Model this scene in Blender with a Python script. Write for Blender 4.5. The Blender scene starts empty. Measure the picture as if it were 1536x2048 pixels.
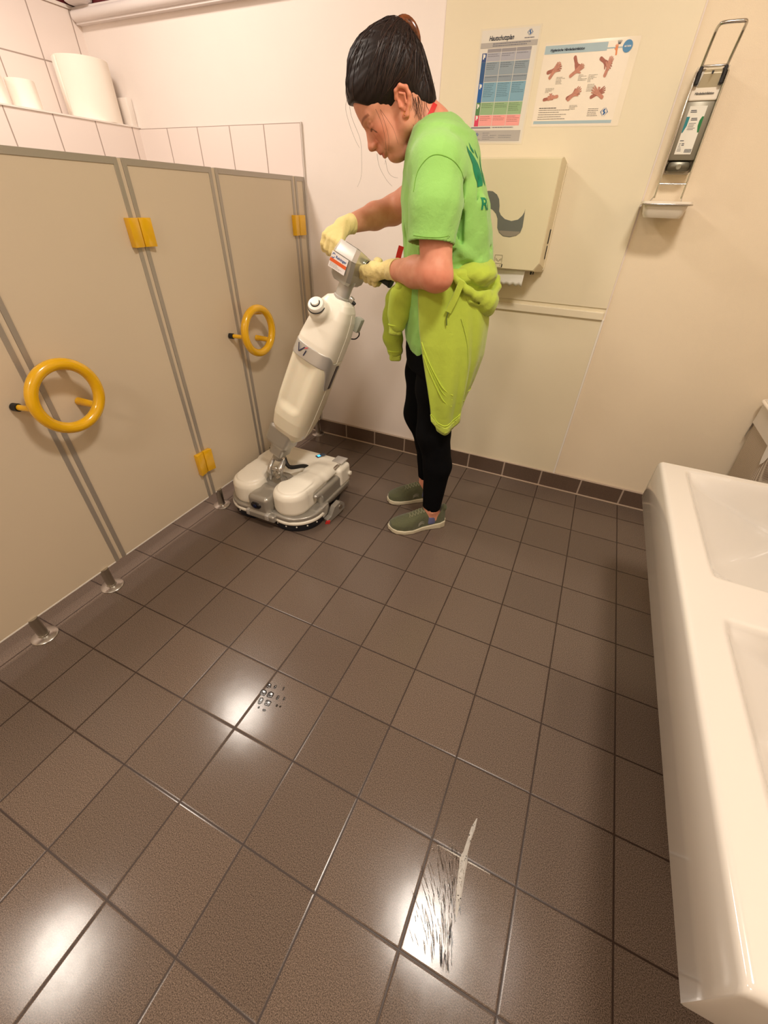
import bpy, bmesh, math, random
import numpy as np
from mathutils import Vector, Matrix, Quaternion
from mathutils.bvhtree import BVHTree

random.seed(7)
T = 0.205                      # one floor tile, metres
scene = bpy.context.scene
COL = scene.collection
D2R = math.pi / 180

# ------------------------------------------------------------------ camera, world, lights, exposure
def make_camera():
    cam = bpy.data.cameras.new('camera'); ob = bpy.data.objects.new('camera', cam); COL.objects.link(ob)
    cam.sensor_fit = 'HORIZONTAL'; cam.sensor_width = 36; cam.lens = 36 * 814.17 / 1536
    cam.clip_start = 0.02
    R = CAMR
    m = Matrix.Identity(4)
    for r in range(3):
        m[r][0] = R[0][r]; m[r][1] = -R[1][r]; m[r][2] = -R[2][r]
    m.translation = Vector(CAMC) * T
    ob.matrix_world = m
    scene.camera = ob
CAMC = (6.97748, -6.68053, 6.06294)
CAMR = ((0.9062244, 0.4220151, 0.0257005), (0.2737798, -0.5394141, -0.7962895), (-0.322183, 0.7286533, -0.6043695))
make_camera()
w = bpy.data.worlds.new('world'); scene.world = w; w.use_nodes = True
w.node_tree.nodes['Background'].inputs[0].default_value = (1.0, 0.86, 0.72, 1)
w.node_tree.nodes['Background'].inputs[1].default_value = 0.0
scene.view_settings.view_transform = 'Standard'
scene.view_settings.look = 'None'
scene.view_settings.exposure = EXPOSURE = 0.23
scene.view_settings.gamma = 1.0
scene.view_settings.use_curve_mapping = False
CEIL = 12.3
LAMP_COLOR = (1.0, 0.91, 0.81)
LAMPS = [(-1.9, -0.7, 14.5), (-1.8, -8.9, 12), (8.0, -3.6, 23), (4.5, -12.5, 12)]   # tile x, tile y, watts; the last is an extra lamp added out of view
def make_lamps():
    for i, (x, y, p) in enumerate(LAMPS):
        ld = bpy.data.lights.new('ceiling_light', 'AREA'); ld.shape = 'DISK'; ld.size = 0.34
        ld.energy = p; ld.color = LAMP_COLOR; ld.spread = math.pi
        lo = bpy.data.objects.new('downlight_lamp', ld); COL.objects.link(lo)
        lo.location = (x * T, y * T, CEIL * T - 0.03)
make_lamps()

# ------------------------------------------------------------------ materials
def s2l(c):
    return tuple(((v / 12.92) if v <= 0.04045 else ((v + 0.055) / 1.055) ** 2.4) for v in [k / 255 for k in c])
class NT:
    def __init__(s, name):
        s.m = bpy.data.materials.new(name); s.m.use_nodes = True
        s.t = s.m.node_tree; s.b = s.t.nodes['Principled BSDF']
    def n(s, typ, **kw):
        o = s.t.nodes.new(typ)
        for k, v in kw.items():
            setattr(o, k, v)
        return o
    def l(s, a, b): s.t.links.new(a, b)
    def math(s, op, a, b=None, c=None, clamp=False):
        o = s.n('ShaderNodeMath', operation=op); o.use_clamp = clamp
        for i, v in enumerate((a, b, c)):
            if v is None: continue
            if isinstance(v, (int, float)): o.inputs[i].default_value = v
            else: s.l(v, o.inputs[i])
        return o.outputs[0]
    def mix(s, f, a, b):
        o = s.n('ShaderNodeMix', data_type='RGBA')
        for sock, v in ((o.inputs['Factor'], f), (o.inputs[6], a), (o.inputs[7], b)):
            if isinstance(v, (int, float)): sock.default_value = v
            elif isinstance(v, tuple): sock.default_value = (*v[:3], 1)
            else: s.l(v, sock)
        return o.outputs[2]
    def pos(s): return s.n('ShaderNodeNewGeometry').outputs['Position']
    def noise(s, scale, detail=3, vec=None, rough=0.5):
        o = s.n('ShaderNodeTexNoise'); o.inputs['Scale'].default_value = scale; o.inputs['Detail'].default_value = detail
        o.inputs['Roughness'].default_value = rough
        s.l(vec if vec is not None else s.pos(), o.inputs['Vector']); return o.outputs['Fac']
    def ramp(s, f, p0, p1):
        o = s.n('ShaderNodeMapRange'); o.inputs[1].default_value = p0; o.inputs[2].default_value = p1
        s.l(f, o.inputs[0]); return o.outputs[0]
    def bump(s, h, strength, dist=0.001):
        o = s.n('ShaderNodeBump'); o.inputs['Strength'].default_value = strength; o.inputs['Distance'].default_value = dist
        s.l(h, o.inputs['Height']); return o.outputs[0]
def mat(name, rgb, rough=0.5, metal=0.0, bump=0, bscale=300, var=0, vscale=8, coat=0, sheen=0, sss=0, alpha=None, trans=0, emit=None, spec=None):
    k = NT(name); b = k.b
    c = s2l(rgb)
    b.inputs['Base Color'].default_value = (*c, 1)
    b.inputs['Roughness'].default_value = rough; b.inputs['Metallic'].default_value = metal
    if spec is not None: b.inputs['Specular IOR Level'].default_value = spec
    if coat: b.inputs['Coat Weight'].default_value = coat; b.inputs['Coat Roughness'].default_value = 0.08
    if sheen: b.inputs['Sheen Weight'].default_value = sheen
    if sss: b.inputs['Subsurface Weight'].default_value = sss; b.inputs['Subsurface Radius'].default_value = (0.012, 0.005, 0.003); b.inputs['Subsurface Scale'].default_value = 0.5
    if trans: b.inputs['Transmission Weight'].default_value = trans
    if alpha is not None: b.inputs['Alpha'].default_value = alpha
    if emit: b.inputs['Emission Color'].default_value = (*s2l(emit[0]), 1); b.inputs['Emission Strength'].default_value = emit[1]
    if var:
        f = k.noise(vscale, 4)
        k.l(k.mix(k.ramp(f, 0.3, 0.7), tuple(v * (1 - var) for v in c), tuple(min(1, v * (1 + var)) for v in c)), b.inputs['Base Color'])
    if bump:
        k.l(k.bump(k.noise(bscale, 3), bump), b.inputs['Normal'])
    return k.m
def tile_mat(name, rgb, grout, axes, off, size, rough, gw=0.012, speck=0.0):
    """square tiles laid on two world axes, in tile units"""
    k = NT(name); b = k.b
    sep = k.n('ShaderNodeSeparateXYZ'); k.l(k.pos(), sep.inputs[0])
    fs = []
    ids = []
    for ax, o, sz in zip(axes, off, size):
        u = k.math('DIVIDE', k.math('SUBTRACT', sep.outputs[ax], o * T), sz * T)
        fr = k.math('FRACT', u)
        d = k.math('MINIMUM', fr, k.math('SUBTRACT', 1.0, fr))
        fs.append(k.math('MULTIPLY', d, sz)); ids.append(k.math('FLOOR', u))
    d = k.math('MINIMUM', fs[0], fs[1])
    g = k.math('SUBTRACT', 1.0, k.ramp(d, gw * 0.4, gw * 0.8))
    c = s2l(rgb)
    col = c
    if speck:
        sp = k.noise(500, 2, rough=0.85)
        sp2 = k.noise(14, 3)
        dark = tuple(v * (1 - speck) for v in c); lite = tuple(v * (1 + speck) for v in c)
        col = k.mix(k.ramp(sp, 0.39, 0.63), dark, lite)
        comb = k.n('ShaderNodeCombineXYZ'); k.l(ids[0], comb.inputs[0]); k.l(ids[1], comb.inputs[1])
        wn = k.n('ShaderNodeTexWhiteNoise'); k.l(comb.outputs[0], wn.inputs['Vector'])
        tone = k.math('MULTIPLY_ADD', wn.outputs['Value'], 0.16, 0.92)
        hs = k.n('ShaderNodeHueSaturation'); k.l(tone, hs.inputs['Value']); k.l(col, hs.inputs['Color'])
        col = hs.outputs[0]
    k.l(k.mix(g, col, s2l(grout)), b.inputs['Base Color'])
    return k, g, d, (k.n('ShaderNodeTexWhiteNoise') if False else None), ids

WHITE_WALL = mat('white_wall_paint', (243, 232, 225), 0.55, bump=0.25, bscale=160, var=0.015, vscale=3)
CREAM_WALL = mat('cream_panel_paint', (232, 220, 192), 0.5, bump=0.2, bscale=160, var=0.015, vscale=3)
PLASTER = mat('textured_plaster_paint', (236, 219, 192), 0.6, bump=0.6, bscale=420, var=0.02, vscale=2)
MAROON = mat('dark_red_paint', (96, 28, 34), 0.6)
PANEL = mat('laminate_panel', (214, 198, 174), 0.38, bump=0.05, bscale=900, var=0.01, vscale=2)
ALU = mat('anodised_aluminium', (178, 170, 160), 0.4, metal=0.5)
STEEL = mat('brushed_steel', (190, 186, 178), 0.28, metal=1.0)
CHROME = mat('chrome_wire', (200, 196, 190), 0.15, metal=1.0)
YELLOW = mat('yellow_nylon', (232, 178, 10), 0.22, coat=0.6, var=0.04, vscale=20)
BLACK_RUBBER = mat('black_rubber', (18, 17, 17), 0.5)
BLACK_PLASTIC = mat('black_plastic', (14, 14, 15), 0.35)
SANITARY = mat('white_sanitary_ceramic', (214, 207, 197), 0.12, coat=0.5)
PAPER = mat('white_paper', (244, 240, 232), 0.7, bump=0.1, bscale=500)
TISSUE = mat('soft_tissue_paper', (250, 240, 228), 0.9, bump=0.4, bscale=260)
CEILING = mat('ceiling_white', (236, 230, 222), 0.8)

# ------------------------------------------------------------------ mesh helpers
def link(name, me, material=None, parent=None, smooth=False):
    ob = bpy.data.objects.new(name, me); COL.objects.link(ob)
    if material is not None:
        for mm in (material if isinstance(material, (list, tuple)) else [material]): me.materials.append(mm)
    if parent is not None: ob.parent = parent
    if smooth:
        me.polygons.foreach_set('use_smooth', [True] * len(me.polygons))
    return ob
def sharp(ob, deg=35):
    me = ob.data
    me.polygons.foreach_set('use_smooth', [True] * len(me.polygons))
    bm = bmesh.new(); bm.from_mesh(me)
    for e in bm.edges:
        if len(e.link_faces) == 2 and e.calc_face_angle(0) > deg * D2R: e.smooth = False
    bm.to_mesh(me); bm.free()
    return ob
def obj(name, bm, material=None, parent=None, smooth=None):
    bmesh.ops.recalc_face_normals(bm, faces=bm.faces[:])
    me = bpy.data.meshes.new(name); bm.to_mesh(me); bm.free()
    ob = link(name, me, material, parent)
    if smooth is not None: sharp(ob, smooth)
    return ob
def thing(name, label, cat, loc=(0, 0, 0), group=None):
    o = bpy.data.objects.new(name, None); COL.objects.link(o); o.location = loc
    o['label'] = label; o['category'] = cat
    if group: o['group'] = group
    return o
def tag(o, label, cat, group=None, kind=None):
    o['label'] = label; o['category'] = cat
    if group: o['group'] = group
    if kind: o['kind'] = kind
    return o
def struct(o): o['kind'] = 'structure'; return o
def BM(): return bmesh.new()
def box(bm, lo, hi, bev=0.0, seg=2, M=None, mi=0):
    """box between two corners, metres"""
    vs = [bm.verts.new((x, y, z)) for x in (lo[0], hi[0]) for y in (lo[1], hi[1]) for z in (lo[2], hi[2])]
    idx = [(0, 1, 3, 2), (4, 6, 7, 5), (0, 4, 5, 1), (2, 3, 7, 6), (0, 2, 6, 4), (1, 5, 7, 3)]
    fs = [bm.faces.new([vs[i] for i in f]) for f in idx]
    for f in fs: f.material_index = mi
    es = list({e for f in fs for e in f.edges})
    vv = vs
    if bev > 0:
        r = bmesh.ops.bevel(bm, geom=es, offset=bev, segments=seg, affect='EDGES', profile=0.5, clamp_overlap=True)
        vv = list({v for v in r['verts']} | {v for v in vs if v.is_valid})
        for f in r['faces']: f.material_index = mi
    if M is not None:
        bmesh.ops.transform(bm, matrix=M, verts=vv)
    return vv
def tbox(bm, lo, hi, bev=0.0, seg=2):
    """box in tile units"""
    return box(bm, [v * T for v in lo], [v * T for v in hi], bev, seg)
def frame_of(d, up=Vector((0, 0, 1))):
    d = Vector(d).normalized()
    if abs(d.dot(up)) > 0.98: up = Vector((1, 0, 0))
    x = up.cross(d).normalized(); y = d.cross(x)
    return x, y, d
def tube(bm, pts, r, n=12, cap=True, closed=False, flat=1.0):
    """tube through points; r number or list"""
    pts = [Vector(p) for p in pts]; m = len(pts)
    rs = r if isinstance(r, (list, tuple)) else [r] * m
    rings = []
    ux = None
    for i, p in enumerate(pts):
        if closed: d = (pts[(i + 1) % m] - pts[i - 1]).normalized()
        else: d = (pts[min(i + 1, m - 1)] - pts[max(i - 1, 0)]).normalized()
        if ux is None: ux, uy, _ = frame_of(d)
        else:
            ux = (ux - d * ux.dot(d)).normalized(); uy = d.cross(ux)
        rings.append([bm.verts.new(p + (ux * math.cos(2 * math.pi * k / n) + uy * flat * math.sin(2 * math.pi * k / n)) * rs[i]) for k in range(n)])
    for i in range(m if closed else m - 1):
        a, b = rings[i], rings[(i + 1) % m]
        off = 0
        if closed and i == m - 1:
            off = min(range(n), key=lambda q: (a[0].co - b[q].co).length)
        for k in range(n):
            bm.faces.new((a[k], a[(k + 1) % n], b[(k + 1 + off) % n], b[(k + off) % n]))
    if cap and not closed:
        bm.faces.new(rings[0][::-1]); bm.faces.new(rings[-1])
    return rings
def smooth_pts(pts, per=6):
    """Catmull-Rom through points"""
    P = [Vector(p) for p in pts]; out = []
    for i in range(len(P) - 1):
        p0 = P[max(i - 1, 0)]; p1 = P[i]; p2 = P[i + 1]; p3 = P[min(i + 2, len(P) - 1)]
        for k in range(per):
            t = k / per
            out.append(0.5 * ((2 * p1) + (p2 - p0) * t + (2 * p0 - 5 * p1 + 4 * p2 - p3) * t * t + (3 * p1 - p0 - 3 * p2 + p3) * t ** 3))
    out.append(P[-1]); return out
def lathe(bm, prof, M=Matrix.Identity(4), n=32, cap=True):
    """prof: (r, z) pairs from bottom to top"""
    rings = []
    for r, z in prof:
        if r < 1e-6: rings.append([bm.verts.new(M @ Vector((0, 0, z)))])
        else: rings.append([bm.verts.new(M @ Vector((r * math.cos(2 * math.pi * k / n), r * math.sin(2 * math.pi * k / n), z))) for k in range(n)])
    for a, b in zip(rings, rings[1:]):
        for k in range(n):
            q = [a[k % len(a)], a[(k + 1) % len(a)], b[(k + 1) % len(b)], b[k % len(b)]]
            f = []
            for v in q:
                if v not in f: f.append(v)
            if len(f) > 2: bm.faces.new(f)
    if cap:
        for rg in (rings[0], rings[-1]):
            if len(rg) > 2: bm.faces.new(rg)
def axisM(p, d):
    x, y, z = frame_of(d)
    m = Matrix.Identity(4)
    for r in range(3): m[r][0] = x[r]; m[r][1] = y[r]; m[r][2] = z[r]; m[r][3] = Vector(p)[r]
    return m
def frameM(o, x, y, z):
    m = Matrix.Identity(4)
    for r in range(3): m[r][0] = x[r]; m[r][1] = y[r]; m[r][2] = z[r]; m[r][3] = o[r]
    return m
def prism(bm, poly, M, h0, h1, mi=0):
    """extrude a 2D polygon (x, y) between h0 and h1 along local z"""
    a = [bm.verts.new(M @ Vector((p[0], p[1], h0))) for p in poly]
    b = [bm.verts.new(M @ Vector((p[0], p[1], h1))) for p in poly]
    n = len(poly)
    fs = [bm.faces.new(a[::-1]), bm.faces.new(b)]
    for i in range(n): fs.append(bm.faces.new((a[i], a[(i + 1) % n], b[(i + 1) % n], b[i])))
    for f in fs: f.material_index = mi
    return a + b
def loft(bm, rings, cap=True, closed=True):
    R = [[bm.verts.new(p) for p in r] for r in rings]
    n = len(R[0])
    for a, b in zip(R, R[1:]):
        for k in range(n if closed else n - 1):
            bm.faces.new((a[k], a[(k + 1) % n], b[(k + 1) % n], b[k]))
    if cap:
        bm.faces.new(R[0][::-1]); bm.faces.new(R[-1])
    return R
def sring(o, x, y, a, b, e=2.0, n=40, bf=None):
    """superellipse ring; bf: second half-depth on the -y side"""
    pts = []
    for k in range(n):
        t = 2 * math.pi * k / n; c = math.cos(t); s = math.sin(t)
        px = a * math.copysign(abs(c) ** (2 / e), c)
        bb = b if (s >= 0 or bf is None) else bf
        py = bb * math.copysign(abs(s) ** (2 / e), s)
        pts.append(Vector(o) + Vector(x) * px + Vector(y) * py)
    return pts
def text_bm(bm, body, size, M, shear=0.0, bold=0.0, align='LEFT', depth=0.0, width=None):
    cu = bpy.data.curves.new('t', 'FONT'); cu.body = body; cu.size = size; cu.shear = shear; cu.offset = bold
    cu.align_x = align; cu.extrude = depth; cu.resolution_u = 4
    ob = bpy.data.objects.new('t', cu); COL.objects.link(ob)
    me = bpy.data.meshes.new_from_object(ob.evaluated_get(bpy.context.evaluated_depsgraph_get()))
    sx = 1.0
    if width:
        xs = [v.co.x for v in me.vertices]
        sx = width / (max(xs) - min(xs))
    me.transform(M @ Matrix.Diagonal((sx, 1, 1, 1)))
    n0 = len(bm.verts)
    bm.from_mesh(me)
    bpy.data.objects.remove(ob); bpy.data.curves.remove(cu); bpy.data.meshes.remove(me)
    return bm

# ------------------------------------------------------------------ smooth solids: distance fields meshed by surface nets
def smin(a, b, k):
    if k <= 0: return np.minimum(a, b)
    h = np.maximum(k - np.abs(a - b), 0) / k
    return np.minimum(a, b) - h * h * k * 0.25
class Field:
    def __init__(s, lo, hi, h):
        s.lo = np.array(lo, float); s.h = h
        s.n = np.ceil((np.array(hi) - s.lo) / h).astype(int) + 1
        s.D = np.full(s.n, 1.0, np.float32)
        s.ax = [s.lo[i] + h * np.arange(s.n[i]) for i in range(3)]
    def sub(s, blo, bhi):
        i0 = np.clip(np.floor((np.array(blo) - s.lo) / s.h).astype(int), 0, s.n - 1)
        i1 = np.clip(np.ceil((np.array(bhi) - s.lo) / s.h).astype(int) + 1, 1, s.n)
        sl = tuple(slice(i0[i], i1[i]) for i in range(3))
        X = s.ax[0][sl[0]][:, None, None]; Y = s.ax[1][sl[1]][None, :, None]; Z = s.ax[2][sl[2]][None, None, :]
        return sl, X, Y, Z
    def op(s, fn, blo, bhi, k=0.0, mode='add', m=0.03):
        blo = np.minimum(blo, bhi) - m - k; bhi = np.maximum(blo, bhi) + m + k
        sl, X, Y, Z = s.sub(blo, bhi)
        if min(x.size for x in (X, Y, Z)) == 0: return
        d = fn(X, Y, Z)
        if mode == 'add': s.D[sl] = smin(s.D[sl], d, k)
        elif mode == 'cut': s.D[sl] = -smin(-s.D[sl], d, k)
        elif mode == 'and': s.D[sl] = -smin(-s.D[sl], -d, k)
        elif mode == 'off': s.D[sl] += d
    def cap(s, p, q, r1, r2=None, k=0.0, mode='add', squash=None):
        """tapered capsule; squash = (axis vector, factor) makes the section elliptical"""
        r2 = r1 if r2 is None else r2
        p = np.array(p, float); q = np.array(q, float); ab = q - p; L2 = max(ab @ ab, 1e-12)
        R = max(r1, r2) * (max(1, squash[1]) if squash else 1)
        def fn(X, Y, Z):
            x, y, z = X - p[0], Y - p[1], Z - p[2]
            t = np.clip((x * ab[0] + y * ab[1] + z * ab[2]) / L2, 0, 1)
            x = x - t * ab[0]; y = y - t * ab[1]; z = z - t * ab[2]
            if squash:
                u = np.array(squash[0], float); u = u / np.linalg.norm(u); f = 1 - 1 / squash[1]
                c = (x * u[0] + y * u[1] + z * u[2]) * f
                x = x - c * u[0]; y = y - c * u[1]; z = z - c * u[2]
            return np.sqrt(x * x + y * y + z * z) - (r1 + (r2 - r1) * t)
        s.op(fn, np.minimum(p, q) - R, np.maximum(p, q) + R, k, mode)
    def chain(s, pts, rs, k=0.0, squash=None, mode='add'):
        for i in range(len(pts) - 1): s.cap(pts[i], pts[i + 1], rs[i], rs[i + 1], k, mode, squash)
    def ell(s, c, r, k=0.0, R=None, mode='add'):
        """ellipsoid; R = 3 row axes"""
        c = np.array(c, float); r = np.array(r, float); M = np.eye(3) if R is None else np.array(R, float)
        ext = np.abs(M).T @ r
        def fn(X, Y, Z):
            x, y, z = X - c[0], Y - c[1], Z - c[2]
            u = [(M[i, 0] * x + M[i, 1] * y + M[i, 2] * z) for i in range(3)]
            k0 = np.sqrt(sum((u[i] / r[i]) ** 2 for i in range(3)))
            k1 = np.sqrt(sum((u[i] / r[i] ** 2) ** 2 for i in range(3))) + 1e-9
            return k0 * (k0 - 1) / k1
        s.op(fn, c - ext, c + ext, k, mode)
    def rbox(s, c, hf, r, k=0.0, R=None, mode='add'):
        c = np.array(c, float); hf = np.array(hf, float); M = np.eye(3) if R is None else np.array(R, float)
        ext = np.abs(M).T @ hf
        def fn(X, Y, Z):
            x, y, z = X - c[0], Y - c[1], Z - c[2]
            u = [np.abs(M[i, 0] * x + M[i, 1] * y + M[i, 2] * z) - hf[i] + r for i in range(3)]
            o = np.sqrt(sum(np.maximum(v, 0) ** 2 for v in u))
            return o + np.minimum(np.maximum(np.maximum(u[0], u[1]), u[2]), 0) - r
        s.op(fn, c - ext, c + ext, k, mode)
    def cyl(s, c, R_, h, r, k=0.0, mode='add', axis=2):
        """rounded upright cylinder: half height h, edge radius r"""
        c = np.array(c, float); ext = np.array([R_, R_, R_]); ext[axis] = h
        def fn(X, Y, Z):
            q = [X - c[0], Y - c[1], Z - c[2]]
            a = q.pop(axis)
            dr = np.sqrt(q[0] ** 2 + q[1] ** 2) - R_ + r; dz = np.abs(a) - h + r
            return np.sqrt(np.maximum(dr, 0) ** 2 + np.maximum(dz, 0) ** 2) + np.minimum(np.maximum(dr, dz), 0) - r
        s.op(fn, c - ext, c + ext, k, mode)
    def column(s, zs, cx, cy, ax, ay, k=0.0, mode='add', e=2.0, ang=None):
        """upright body whose elliptical section is tabulated over z"""
        zs = np.array(zs, float)
        def fn(X, Y, Z):
            g = lambda v: np.interp(Z, zs, v)
            x = X - g(cx); y = Y - g(cy)
            if ang is not None:
                ca, sa = math.cos(ang), math.sin(ang); x, y = x * ca + y * sa, -x * sa + y * ca
            a, b = g(ax), g(ay)
            if e == 2.0: q = np.sqrt((x / a) ** 2 + (y / b) ** 2)
            else: q = (np.abs(x / a) ** e + np.abs(y / b) ** e) ** (1 / e)
            d = (q - 1) * np.minimum(a, b)
            dz = np.maximum(zs[0] - Z, Z - zs[-1])
            return np.maximum(d, dz)
        m = max(max(ax), max(ay))
        s.op(fn, (min(cx) - m, min(cy) - m, zs[0]), (max(cx) + m, max(cy) + m, zs[-1]), k, mode)
    def mesh(s, name, material=None, parent=None, M=None, color=None):
        D = s.D; h = s.h
        V = None
        S = D < 0
        c = [S[i:S.shape[0] - 1 + i, j:S.shape[1] - 1 + j, l:S.shape[2] - 1 + l] for i in (0, 1) for j in (0, 1) for l in (0, 1)]
        cnt = sum(x.astype(np.int8) for x in c)
        act = (cnt > 0) & (cnt < 8)
        I = np.argwhere(act)
        idx = -np.ones(act.shape, np.int32); idx[act] = np.arange(len(I))
        val = {}
        for i in (0, 1):
            for j in (0, 1):
                for l in (0, 1): val[(i, j, l)] = D[I[:, 0] + i, I[:, 1] + j, I[:, 2] + l].astype(float)
        P = np.zeros((len(I), 3)); N = np.zeros(len(I))
        for a in (0, 1, 2):
            for b in (0, 1):
                for cc in (0, 1):
                    k0 = [0, 0, 0]; o = [q for q in (0, 1, 2) if q != a]; k0[o[0]] = b; k0[o[1]] = cc
                    k1 = list(k0); k1[a] = 1
                    v0, v1 = val[tuple(k0)], val[tuple(k1)]
                    x = (v0 < 0) != (v1 < 0)
                    t = np.where(x, v0 / np.where(x, v0 - v1, 1), 0)
                    q = np.tile(np.array(k0, float), (len(I), 1)); q[:, a] += t
                    P += q * x[:, None]; N += x
        P = (P / N[:, None] + I) * h + s.lo
        Q = []
        for a in (0, 1, 2):
            o = [q for q in (0, 1, 2) if q != a]
            s0 = [slice(None)] * 3; s1 = [slice(None)] * 3; s0[a] = slice(0, -1); s1[a] = slice(1, None)
            A = S[tuple(s0)]; B = S[tuple(s1)]
            E = np.argwhere(A != B)
            ok = (E[:, o[0]] > 0) & (E[:, o[1]] > 0) & (E[:, o[0]] < S.shape[o[0]] - 1) & (E[:, o[1]] < S.shape[o[1]] - 1)
            E = E[ok]
            ins = A[E[:, 0], E[:, 1], E[:, 2]]
            def g(d0, d1):
                F = E.copy(); F[:, o[0]] -= d0; F[:, o[1]] -= d1; return idx[F[:, 0], F[:, 1], F[:, 2]]
            q = np.stack([g(1, 1), g(0, 1), g(0, 0), g(1, 0)], 1)
            if a == 1: ins = ~ins
            q[~ins] = q[~ins][:, ::-1]
            Q.append(q)
        Q = np.concatenate(Q)
        me = bpy.data.meshes.new(name)
        if M is not None: W = P @ np.array(M)[:3, :3].T + np.array(M)[:3, 3]
        else: W = P
        me.vertices.add(len(W)); me.vertices.foreach_set('co', W.astype(np.float32).ravel())
        me.loops.add(len(Q) * 4); me.loops.foreach_set('vertex_index', Q.astype(np.int32).ravel())
        me.polygons.add(len(Q)); me.polygons.foreach_set('loop_start', np.arange(0, len(Q) * 4, 4, dtype=np.int32))
        me.polygons.foreach_set('use_smooth', np.ones(len(Q), bool))
        me.update(calc_edges=True); me.validate()
        if color is not None:
            ca = me.color_attributes.new('tint', 'FLOAT_COLOR', 'POINT')
            cc = np.ones((len(P), 4), np.float32); cc[:, :3] = color(P)
            ca.data.foreach_set('color', cc.ravel())
        ob = link(name, me, material, parent)
        return ob
# ------------------------------------------------------------------ the room
YB = 3.74        # back wall
XP = 0.06        # front face of the cubicle fronts
k, g, d, _, ids = tile_mat('brown_floor_tiles', (106, 91, 80), (56, 42, 34), (0, 1), (0, 0), (1, 1), 0.3, gw=0.018, speck=0.62)
b = k.b
# worn, wet and dry areas change the gloss only
n1 = k.noise(3.2, 4); n2 = k.noise(60, 3)
sep = k.n('ShaderNodeSeparateXYZ'); k.l(k.pos(), sep.inputs[0])
near = k.ramp(sep.outputs[1], -2.0 * T, -4.6 * T)                      # mopped area towards the door dries last
r = k.math('MULTIPLY_ADD', n1, 0.16, 0.12)
r = k.math('ADD', r, k.math('MULTIPLY', n2, 0.06))
r = k.math('SUBTRACT', r, k.math('MULTIPLY', near, 0.06))
r = k.math('ADD', r, k.math('MULTIPLY', g, 0.25), clamp=True)
k.l(r, b.inputs['Roughness'])
grain = k.noise(700, 2, rough=0.7)
h = k.math('MULTIPLY_ADD', grain, 0.05, k.math('MULTIPLY', k.ramp(d, 0.004, 0.022), 1.0))
wave = k.noise(9, 2)
h = k.math('MULTIPLY_ADD', wave, 0.6, h)
bn = k.bump(h, 0.35, 0.0016)
comb = k.n('ShaderNodeCombineXYZ'); k.l(ids[0], comb.inputs[0]); k.l(ids[1], comb.inputs[1])
wn = k.n('ShaderNodeTexWhiteNoise'); k.l(comb.outputs[0], wn.inputs['Vector'])
va = k.n('ShaderNodeVectorMath', operation='MULTIPLY_ADD'); k.l(wn.outputs['Color'], va.inputs[0])
va.inputs[1].default_value = (0.016, 0.016, 0); k.l(bn, va.inputs[2])
vn = k.n('ShaderNodeVectorMath', operation='NORMALIZE'); k.l(va.outputs[0], vn.inputs[0]); k.l(vn.outputs[0], b.inputs['Normal'])
b.inputs['Specular IOR Level'].default_value = 0.36
FLOOR_MAT = k.m

def wall(name, lo, hi, m, bev=0):
    bm = BM(); tbox(bm, lo, hi, bev); return struct(obj(name, bm, m))
wall('floor', (-6.6, -15.5, -0.3), (13.0, 4.4, 0), FLOOR_MAT)
wall('ceiling', (-6.6, -15.5, CEIL), (13.0, 4.4, CEIL + 0.4), CEILING)
wall('wall_back', (-6.6, YB, 0), (13.0, YB + 0.6, CEIL), WHITE_WALL)
wall('wall_right', (12.1, -15.5, 0), (13.0, YB, CEIL), PLASTER)
wall('wall_near', (-6.6, -15.5, 0), (13.0, -14.9, CEIL), PLASTER)
def wt(name, axes, off):
    k, g, d, _, ids = tile_mat(name, (240, 226, 219), (168, 150, 140), axes, off, (1, 1), 0.15, gw=0.022)
    k.b.inputs['Roughness'].default_value = 0.18
    k.l(k.bump(k.ramp(d, 0.006, 0.03), 0.3, 0.0012), k.b.inputs['Normal'])
    return k.m
TILE_X = wt('white_wall_tiles_side', (1, 2), (0.48, 7.46))
TILE_Y = wt('white_wall_tiles_back', (0, 2), (0.07, 7.43))
TILE_X2 = wt('white_wall_tiles_high', (1, 2), (0.52, 7.50))
wall('wall_left', (-6.6, -14.9, 0), (-6.05, YB, 9.53), TILE_X2)
wall('wall_left_upper', (-6.6, -14.9, 9.53), (-6.05, YB, CEIL), MAROON)
wall('trim_1', (-6.05, -14.9, 9.50), (-6.02, YB, 9.56), mat('white_tile_edge', (236, 226, 218), 0.4))
wall('wall_left_ledge', (-6.05, -14.9, 0), (-4.9, YB, 7.44), TILE_X, 0)
wall('trim_2', (-6.05, -14.9, 7.44), (-4.88, YB, 7.47), mat('white_ledge_edge', (242, 232, 224), 0.3))
wall('wall_back_tiles', (-4.9, YB - 0.045, 0), (0.07, YB, 7.43), TILE_Y)
wall('trim_3', (0.07, YB - 0.05, 0.46), (0.095, YB, 7.44), mat('tile_edge_bead', (214, 204, 196), 0.4))
wall('wall_back_upper', (-6.05, YB - 0.02, 9.5), (3.0, YB, CEIL), MAROON)
bm = BM()
tube(bm, [(-6.0 * T, 3.60 * T, 9.40 * T), (13.0 * T, 3.60 * T, 9.44 * T)], 0.10 * T, 20)
tbox(bm, (-6.02, 3.60, 9.27), (12.1, YB, 9.54))
struct(obj('trim_4', bm, mat('white_moulding', (236, 226, 222), 0.5), smooth=40))
bm = BM(); tbox(bm, (-5.98, 3.35, 9.54), (-5.35, YB - 0.02, CEIL), 0.02)
struct(obj('trim_5', bm, mat('white_corner_post', (226, 216, 212), 0.5)))
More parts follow.
